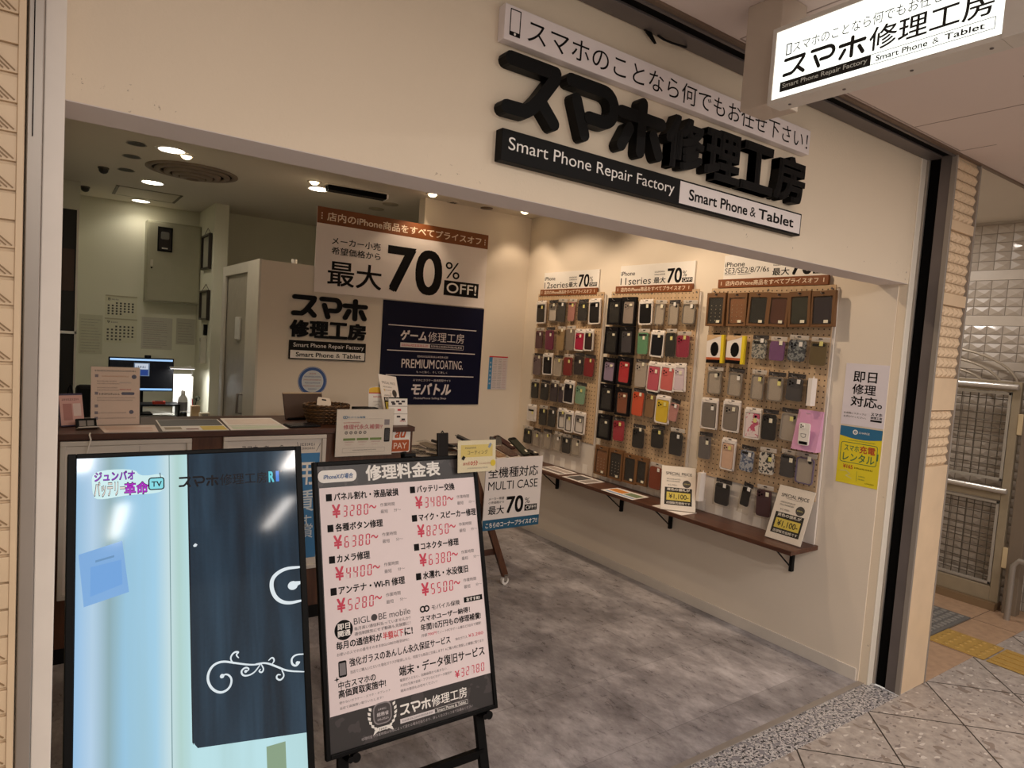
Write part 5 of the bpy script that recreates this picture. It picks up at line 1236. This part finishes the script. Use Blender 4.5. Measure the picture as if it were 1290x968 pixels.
b.build('frame', t)
t = thing('air_slot', 'long dark air slot in ceiling between downlight and spotlight', 'vent', TR(1.88, 4.86, CZ, -.08))
b = MB(); b.box(-.24, -.07, -.006, .24, .07, 0, M('#cfc4b4', .5), .002); b.build('frame', t)
b = MB(); b.box(-.22, -.05, -.040, .22, .05, -.006, SLOT); b.box(.22, -.05, -.04, .235, .05, -.006, WHITE)
for k in range(3): b.box(-.22, -.034 + k * .028, -.044, .22, -.028 + k * .028, -.04, M('#2c2824', .5))
b.build('louver', t)
for k, (x, y) in enumerate(((2.283, 5.14), (2.289, 5.44))):
    b = MB(); b.lathe([(.065, 0), (.065, -.006), (.0, -.009)], M('#a89c86', .6), 24)
    tag(b.build('ceiling_cover', None, TR(x, y, CZ)), ('round beige ceiling cover nearer the sale banner', 'round beige ceiling cover behind the other one')[k], 'ceiling fitting', 'round beige ceiling covers')
b = MB(); b.lathe([(.05, 0), (.05, -.006), (0, -.008)], M('#6a5646', .6), 20); tag(b.build('ceiling_plug', None, TR(2.875, 4.60, CZ)), 'brown round ceiling plug above the right end of the sale banner', 'ceiling fitting')

# ------------------------------------------------------------------ staff area behind the counter
GREENGREY = M('#a8a48c', .5)
t = thing('electric_cabinet', 'grey electric cabinet with a meter window high on the far wall', 'cabinet', FY(.742, 7.249, 1.742))
b = MB(); b.box(0, 0, 0, .466, .755, .14, GREENGREY, .004); b.build('body', t)
b = MB(); b.box(.014, .014, .1405, .452, .741, .15, M('#aeaa92', .45), .003); b.build('door', t)
d = t.children[-1]
b = MB(); b.box(.088, .475, .15, .215, .705, .156, BLACK, .003); b.box(.10, .49, .156, .203, .69, .157, M('#1d1c1c', .2)); b.prism(MB.rr(.115, .59, .185, .66, .012), .157, .16, M('#6c6a64', .4)); b.quad(.125, .50, .175, .512, .1575, M('#cfcac0')); b.build('meter_window', d)
b = MB(); b.box(.034, .33, .15, .056, .39, .162, M('#cfc9b8', .3, .5), .003); b.cyl((.045, .315, .15), (.045, .315, .158), .008, BLACK, 12); b.build('latch', d)

def calendar(label, x0, x1, z0, z1):
    b = MB(); w, h = x1 - x0, z1 - z0; PC = M('#d9d5bc', .6); b.box(0, 0, 0, w, h, .003, PC); b.box(0, h - .012, .003, w, h, .006, M('#b5ae94', .5))
    b.text('8' if z0 > 1.5 else '9', .02, h - .05, .04, h - .024, .0036, INK); b.greek(.05, h - .045, .11, h - .032, .0036, GREYINK)
    for r in range(5):
        for c in range(7):
            x, y = .015 + c * (w - .03) / 7, .012 + r * (h - .075) / 5
            if r == 0 and c > 3 or r == 4 and c < 2: continue
            b.quad(x + .004, y + .008, x + .020, y + .024, .0036, M('#4c4a44'))
    tag(b.build('wall_calendar', None, FY(x0, 7.249, z0)), label, 'calendar', 'calendars on the far wall')
calendar('upper of the two month calendars on the far wall', .435, .693, 1.575, 1.775)
calendar('lower of the two month calendars on the far wall', .433, .697, 1.335, 1.562)
def wallpaper(label, x0, x1, z0, z1, hx, lines):
    b = MB(); b.box(0, 0, 0, x1 - x0, z1 - z0, .0015, M(hx, .6))
    for k in range(lines):
        y = .02 + (z1 - z0 - .04) * k / lines
        b.greek(.015, y, random.uniform(.6, .95) * (x1 - x0), y + .006, .002, GREYINK if k % 4 else M('#8a5a60'))
    tag(b.build('wall_notice', None, FY(x0, 7.249, z0)), label, 'notice', 'papers on the far wall')
wallpaper('printed paper on the far wall left of the calendars', .235, .418, 1.22, 1.58, '#c9c6ae', 12)
wallpaper('wide printed paper on the far wall below the electric cabinet', .735, 1.0, 1.285, 1.592, '#c4bfb0', 13)
wallpaper('printed paper on the far wall in the corner below the cabinet', 1.035, 1.205, 1.345, 1.60, '#bdb8a6', 8)
for k, (z0, z1) in enumerate(((2.07, 2.45), (1.60, 1.935))):
    t = thing('picture_frame', ('upper dark picture frame hanging edge-on beside the electric cabinet', 'lower dark picture frame hanging edge-on beside the electric cabinet')[k], 'picture frame', FX(1.209, 6.945, z0), 'picture frames on the side wall')
    h = z1 - z0 - .06; w = .37
    b = MB()
    for a in ((0, 0, .018, h), (w - .018, 0, w, h), (.018, 0, w - .018, .018), (.018, h - .018, w - .018, h)): b.box(a[0], a[1], 0, a[2], a[3], .03, M('#2a211a', .4), .002)
    b.build('frame', t)
    b = MB(); b.box(.018, .018, .002, w - .018, h - .018, .01, M('#a9a695', .3)); b.build('print', t)
    b = MB(); b.tube([(.02, h, .012), (w / 2, h + .06, .006), (w - .02, h, .012)], .0025, M('#5a4a3a', .6), 6); b.build('hanging_cord', t)
b = MB(); b.box(0, 0, 0, .05, .10, .03, BLACK, .004); b.box(.008, .05, .03, .042, .09, .031, GREYINK); tag(b.build('wall_phone', None, FX(1.209, 6.70, 1.46)), 'little black handset on the side wall below the picture frames', 'phone')
b = MB(); b.box(0, 0, 0, .08, .24, .05, M('#c9c4b4', .5), .004); b.box(.01, .2, .05, .07, .23, .052, M('#a9a494')); tag(b.build('document_holder', None, FX(1.209, 6.74, 1.20)), 'pale holder on the side wall under the black handset', 'holder')

# desk with monitor
t = thing('staff_desk', 'white staff desk behind the counter under the far wall', 'desk', TR(0, 0, 0))
b = MB(); b.box(.24, 6.12, .705, 1.195, 7.10, .735, M('#c9c6bc', .45), .003); b.build('desktop', t)
for x, y in ((.27, 6.15), (1.165, 6.15), (.27, 7.07), (1.165, 7.07)): b = MB(); b.box(x - .02, y - .02, 0, x + .02, y + .02, .705, M('#8f8c84', .4, .3)); b.build('leg', t)
t = thing('computer_monitor', 'black computer monitor switched on at the staff desk', 'monitor', FY(.431, 6.60, .735))
b = MB(); b.box(0, .205, -.03, .502, .50, .0, BLACK, .004); b.build('housing', t)
b = MB(); z = .0008; b.quad(.008, .214, .494, .492, z - .0004, EM('#05070c', 1, .2)); b.quad(.010, .474, .492, .490, z, EM('#9fc4ee', 1.1, .2)); b.quad(.010, .215, .492, .232, z, EM('#8fbcf0', 1.1, .2))
b.quad(.19, .34, .31, .455, z, EM('#6f7f96', .8, .2)); b.quad(.198, .40, .30, .448, z + .0004, EM('#c3cbd8', .9, .2)); b.quad(.24, .345, .30, .395, z + .0004, EM('#28407e', .9, .2)); b.greek(.205, .41, .29, .43, z + .0008, EM('#34405a', .8, .2)); b.build('screen', t)
b = MB(); b.box(.23, .0, -.07, .27, .25, -.03, BLACK, .003); b.box(.16, 0, -.12, .34, .012, .06, BLACK, .004); b.build('stand', t)
b = MB(); b.box(.27, .50, -.025, .32, .524, .005, BLACK, .004); b.box(.285, .496, -.02, .305, .502, 0, BLACK); b.cyl((.295, .512, .005), (.295, .512, .009), .008, M('#22262e', .2), 12); b.build('webcam', t)
t = thing('monitor_riser', 'black riser tray on the staff desk below the monitor', 'riser', FY(.56, 6.36, .735))
b = MB(); b.box(0, .10, -.20, .40, .115, 0, BLACK, .003); b.build('tray', t)
for x in (0, .385): b = MB(); b.box(x, 0, -.19, x + .015, .10, -.01, BLACK); b.build('side', t)
b = MB(); b.box(.05, .0, -.16, .33, .07, -.03, M('#1b1b1d', .5), .004); b.build('device', t) if 0 else None
b = MB(); b.prism(MB.rr(-.05, -.025, .05, .025, .01), 0, .022, M('#c2381e', .4)); b.box(-.03, -.018, .022, .03, .018, .026, M('#2a1a16')); tag(b.build('red_gadget', None, TR(.80, 6.42, .8505)), 'small red gadget on the black riser under the monitor', 'gadget')
t = thing('spray_bottle', 'white cleaning bottle with dark label on the staff desk', 'bottle', TR(.985, 6.40, .735))
b = MB(); b.lathe([(0, .001), (.036, .001), (.038, .01), (.038, .15), (.032, .175), (.016, .195), (.015, .205), (0, .205)], M('#d9d6d2', .3), 24); b.build('body', t)
b = MB(); b.lathe([(.0386, .06), (.0386, .135)], M('#6a6468', .5), 24); b.build('label_band', t)
b = MB(); b.lathe([(.017, .205), (.017, .23), (.012, .238), (0, .238)], WHITE, 20); b.build('cap', t)
b = MB(); b.lathe([(.026, .0), (.03, .012), (.028, .05), (.02, .06), (0, .06)], BLACK, 16); tag(b.build('tape_roll', None, TR(.975, 6.28, .735)), 'small black pot in front of the white bottle on the desk', 'pot')
t = thing('file_box', 'brightly lit white panel standing on the desk right of the monitor', 'panel', FY(.945, 6.68, .735))
b = MB(); b.box(0, 0, -.02, .15, .36, 0, M('#e9e9e6', .5), .002); b.build('panel', t)
b = MB(); b.box(.152, 0, -.10, .160, .34, .02, M('#dedcd6', .5), .002); b.build('side_panel', t)
t = thing('pen_cup', 'brown pen cup with scissors on the right of the staff desk', 'pen cup', TR(1.09, 6.42, .735))
b = MB(); b.box(-.035, -.03, 0, .035, .03, .10, M('#a2845e', .6), .002); b.build('cup', t)
b = MB(); b.tube([(.0, 0, .10), (.01, .0, .17)], .004, BLACK, 6); b.tube([(-.02, .01, .10), (-.025, .01, .16)], .004, RED, 6)
P = [(.015 + .018 * math.cos(a), 0, .165 + .018 * math.sin(a)) for a in [2 * PI * k / 12 for k in range(12)]]; b.tube(P, .004, M('#3a4a2c', .5), 6, True); b.build('pens', t)
b = MB(); b.box(-.04, -.03, 0, .04, .03, .055, M('#c7b79a', .6), .003); b.box(-.025, -.032, .01, .025, -.03, .045, M('#8f877c')); tag(b.build('small_box', None, TR(1.14, 6.27, .735)), 'small beige box at the right front corner of the desk', 'box')
b = MB(); b.box(-.05, -.03, 0, .05, .03, .028, WHITE, .004); tag(b.build('white_pack', None, TR(1.05, 6.20, .735)), 'low white pack at the front edge of the staff desk', 'pack')
t = thing('desk_lamp', 'thin white desk lamp arm right of the monitor', 'lamp', TR(1.14, 6.95, .735))
b = MB(); b.prism(MB.circ(0, 0, .05, 20), 0, .015, WHITE); b.build('base', t)
b = MB(); b.tube([(0, 0, .015), (0, 0, .36), (-.03, -.10, .42), (-.14, -.44, .43)], .007, WHITE, 8); b.build('arm', t)
b = MB(); b.box(-.25, -.47, .42, -.05, -.40, .434, WHITE, .004); b.box(-.245, -.465, .418, -.055, -.405, .42, EM('#ffffff', 4)); b.build('head', t)
area_lamp('lamp', (-.15, -.435, .41), .16, .05, 2.2, (1, 1, 1), t)
t = thing('office_chair', 'black office chair back behind the upright notice', 'chair', TR(.33, 5.62, 0))
b = MB(); b.box(-.16, .0, .62, .16, .06, 1.08, BLACKM, .03); b.build('backrest', t)
b = MB(); b.box(-.22, -.40, .44, .22, .04, .52, BLACKM, .03); b.build('seat', t)
b = MB(); b.cyl((0, -.2, .10), (0, -.2, .44), .03, BLACK, 14)
for k in range(5): a = k * 2 * PI / 5; b.beam((0, -.2, .11), (.27 * math.cos(a), -.2 + .27 * math.sin(a), .05), .04, .03, BLACK)
for k in range(5): a = k * 2 * PI / 5; b.cyl((.27 * math.cos(a) - .012, -.2 + .27 * math.sin(a), .025), (.27 * math.cos(a) + .012, -.2 + .27 * math.sin(a), .025), .025, BLACK, 12)
b.beam((0, .03, .5), (0, .03, .68), .05, .02, BLACK); b.build('base', t)
# dark storage at the left
t = thing('storage_rack', 'tall black storage rack at the left end of the staff area', 'shelf', TR(0, 0, 0))
b = MB(); b.box(.02, 6.0, .0, .17, 6.5, 2.353, M('#17130f', .6, var=.2)); b.build('cabinet', t)
b = MB(); b.box(.02, 5.985, 1.43, .178, 6.0, 1.45, WHITE); b.box(.165, 5.985, .9, .178, 6.0, 2.36, M('#cfc7ba', .5)); b.build('trim', t)
b = MB(); b.box(.03, 5.99, 1.75, .155, 6.0, 2.06, M('#3d2416', .5)); b.build('shelf_content', t)
t = thing('desk_tower', 'black computer tower and cables on floor cabinet at far left', 'computer', TR(.07, 4.70, 0))
b = MB(); b.box(-.045, 0, 0, .07, .4, 1.05, M('#100e0e', .5), .004); b.build('case', t)
b = MB(); b.tube([(.03, -.006, 1.05), (.035, -.008, 1.14), (.05, -.01, 1.17), (.06, -.01, 1.08)], .006, BLACK, 6); b.build('cable', t)

# cubicle with door beside the small sign
b = MB(); b.box(1.17, 4.77, 0, 1.20, 5.02, 2.031, WALLIN); b.box(1.17, 5.72, 0, 1.20, 5.82, 2.031, WALLIN); b.box(1.17, 5.02, 1.985, 1.20, 5.72, 2.031, WALLIN); b.box(1.20, 5.79, 0, 2.36, 5.82, 2.031, WALLIN)
struct(b.build('wall_cubicle'))
b = MB(); FRM = M('#d5cdbf', .45)
b.box(1.155, 4.67, 0, 1.172, 4.99, 2.036, FRM, .003); b.box(1.155, 5.70, 0, 1.172, 5.80, 2.036, FRM, .003); b.box(1.155, 4.99, 1.96, 1.172, 5.70, 2.036, FRM, .003); struct(b.build('trim_door'))
b = MB(); b.box(1.176, 5.02, .0, 1.196, 5.72, 1.985, M('#a89f90', .4, var=.15)); o = struct(b.build('door_1'))
b = MB(); b.box(1.160, 5.20, 1.47, 1.176, 5.34, 1.64, M('#dcd9d2', .4), .006); b.build('lock_plate', o)
b = MB(); b.tube([(1.176, 5.08, 1.08), (1.14, 5.08, 1.08), (1.14, 5.08, .94), (1.176, 5.08, .94)], .010, STEEL, 8); b.build('pull_handle', o)
b = MB(); b.prism(MB.circ(0, 0, .02, 12), 0, .03, WHITE); tag(b.build('door_sensor', None, TR(1.40, 4.72, 2.032)), 'small white knob on top of the low partition', 'sensor')

# ------------------------------------------------------------------ side passage: gate, paving, mat
GX = 5.30
GATE = M('#968871', .5, var=.12); BAR = M('#d8d4cf', .25, .7); MESH = M('#5d5549', .4, .5); MESHF = M('#b9b4ab', .35, .5)
t = thing('mesh_gate', 'beige steel gate with two wire mesh panels in the side passage', 'gate', FX(GX, 2.85, 0))
b = MB(); wG = 1.20
for a in ((0, .05, .05, 1.55), (wG - .05, .05, wG, 1.55), (.05, .05, wG - .05, .15), (.05, 1.48, wG - .05, 1.55), (.05, .745, wG - .05, .80)): b.box(a[0], a[1], -.02, a[2], a[3], .02, GATE, .004)
b.build('frame', t)
for z0, z1 in ((.16, .735), (.875, 1.475)):
    b = MB(); x0, x1 = .06, wG - .055
    for a in ((x0, z0, x0 + .018, z1), (x1 - .018, z0, x1, z1), (x0, z0, x1, z0 + .018), (x0, z1 - .018, x1, z1)): b.box(a[0], a[1], -.01, a[2], a[3], .012, MESHF, .002)
    n = 22
    for k in range(1, n): x = x0 + (x1 - x0) * k / n; b.cyl((x, z0, 0), (x, z1, 0), .0032, MESH, 6)
    for k in range(1, 12): y = z0 + (z1 - z0) * k / 12; b.cyl((x0, y, .004), (x1, y, .004), .0032, MESH, 6)
    b.build('mesh_panel', t)
for y in (1.515, .815): b = MB(); b.cyl((.02, y, .045), (wG - .01, y, .045), .020, BAR, 16); b.cyl((.1, y, 0), (.1, y, .045), .012, BAR, 10); b.cyl((wG - .1, y, 0), (wG - .1, y, .045), .012, BAR, 10); b.build('push_bar', t)
b = MB(); b.box(wG, .30, -.02, wG + .03, .44, .03, M('#c9b48f', .4), .004); b.box(wG, 1.2, -.02, wG + .03, 1.34, .03, M('#c9b48f', .4), .004); b.build('hinge', t)
b = MB(); b.box(0, 0, -.05, 1.2, .05, .06, M('#80694e', .5)); b.box(wG + .03, 0, -.05, wG + .11, 1.75, .03, M('#77695a', .5), .004); b.build('gate_post', t)
b = MB()
for ra, rb in ((.55, .27), (.45, .20), (.35, .13)):
    P = [(.60 + ra * math.cos(a), 1.50 + rb * math.sin(a), -.08) for a in [PI * k / 24 for k in range(25)]]
    b.tube(P, .009, M('#b5a998', .35, .3), 8)
b.build('arch_rail', t)
t = thing('handrail_post', 'short steel handrail hoop at the right edge by the gate', 'rail', FX(5.16, 1.55, 0))
b = MB(); b.tube([(0, 0, 0), (0, .36, 0), (.03, .40, 0), (.30, .40, 0)], .018, STEEL, 10); b.tube([(.27, 0, 0), (.27, .40, 0)], .018, STEEL, 10); b.build('hoop', t)
YT = M('#b5924c', .55, var=.14, scale=30)
def tactile(label, x, y, dots, rz):
    b = MB(); s = .147; b.box(-s, -s, 0, s, s, .006, YT, .002)
    if dots:
        for i in range(5):
            for j in range(5): b.lathe([(.014, .006), (.012, .010), (0, .011)], YT, 10, ((i - 2) * .056, (j - 2) * .056))
    else:
        for i in range(4): b.box(-s + .012, (i - 1.5) * .07 - .012, .006, s - .012, (i - 1.5) * .07 + .012, .0105, YT, .002)
    tag(b.build('tactile_tile', None, TR(x, y, 0, rz)), label, 'paving', 'yellow tactile paving')
tactile('dotted yellow tactile tile between the grey mat and the ribbed tiles', 4.45, 1.522, 1, 0)
tactile('ribbed yellow tactile tile nearer the gate at the right edge', 4.45, 1.216, 0, PI / 2)
tactile('ribbed yellow tactile tile at the right edge farther from the gate', 4.45, .918, 0, PI / 2)
b = MB(); GM = M('#6c6a68', .6, var=.15, scale=30); b.box(-.32, -.30, 0, .32, .30, .008, GM, .002)
for i in range(12):
    for j in range(11): b.box(-.295 + i * .05, -.275 + j * .05, .008, -.265 + i * .05, -.245 + j * .05, .013, M('#8f8c88', .5))
tag(b.build('door_mat', None, TR(4.62, 1.975, 0)), 'grey studded mat on the floor in front of the mesh gate', 'mat')

# loose cable and scraps at the shutter slot
b = MB(); b.tube([(0, 0, 0), (.02, -.012, -.012), (.05, -.02, -.016), (.11, -.02, -.010), (.13, -.005, .0)], .0035, BLACK, 6); b.hexa([(-.06, -.004, -.002), (-.01, -.004, -.03), (-.004, -.004, -.028), (-.03, -.004, -.002), (-.06, .002, -.002), (-.01, .002, -.03), (-.004, .002, -.028), (-.03, .002, -.002)], BLACK)
tag(b.build('loose_cable', None, TR(1.56, 1.548, 2.592)), 'loose black cable end hanging from shutter slot above the sign', 'cable')

# ------------------------------------------------------------------ passage ceiling lamps
def panel_lamp(label, x, y, w, d, power):
    t = thing('passage_lamp', label, 'ceiling light', TR(x, y, 2.602))
    b = MB(); b.box(-w / 2 - .02, -d / 2 - .02, -.012, w / 2 + .02, d / 2 + .02, 0, WHITE, .003); b.build('frame', t)
    b = MB(); b.box(-w / 2, -d / 2, -.016, w / 2, d / 2, -.012, EM('#fff1e0', 3.)); b.build('diffuser', t)
    area_lamp('lamp', (0, 0, -.02), w, d, power, NEUT, t)
panel_lamp('ceiling lamp panel of the passage in front of the right pillar', 3.1, -.7, .13, 1.2, CORRIDOR_W)
panel_lamp('ceiling lamp panel of the passage in front of the shop opening', 1.75, -1.2, .13, 1.2, CORRIDOR_W * 1.25)
panel_lamp('ceiling lamp panel of the passage left of the shop', .2, -1.0, .13, 1.2, CORRIDOR_W)
panel_lamp('ceiling lamp panel across the passage, behind the others', 2.0, -3.1, .10, 1.0, CORRIDOR_W * .35)
panel_lamp('ceiling lamp panel across the passage at left', .55, -2.9, .10, 1.0, CORRIDOR_W * .35)
t = thing('passage_lamp', 'ceiling lamp of the side passage near the gate', 'ceiling light', TR(4.6, 2.4, 2.66))
b = MB(); b.lathe([(.10, 0), (.10, -.01), (.09, -.012)], WHITE, 24); b.build('frame', t)
b = MB(); b.prism(MB.circ(0, 0, .09, 24), -.011, -.009, EM('#fff1e0', 4)); b.build('diffuser', t)
area_lamp('lamp', (0, 0, -.02), .18, .18, CORRIDOR_W * .3, NEUT, t)
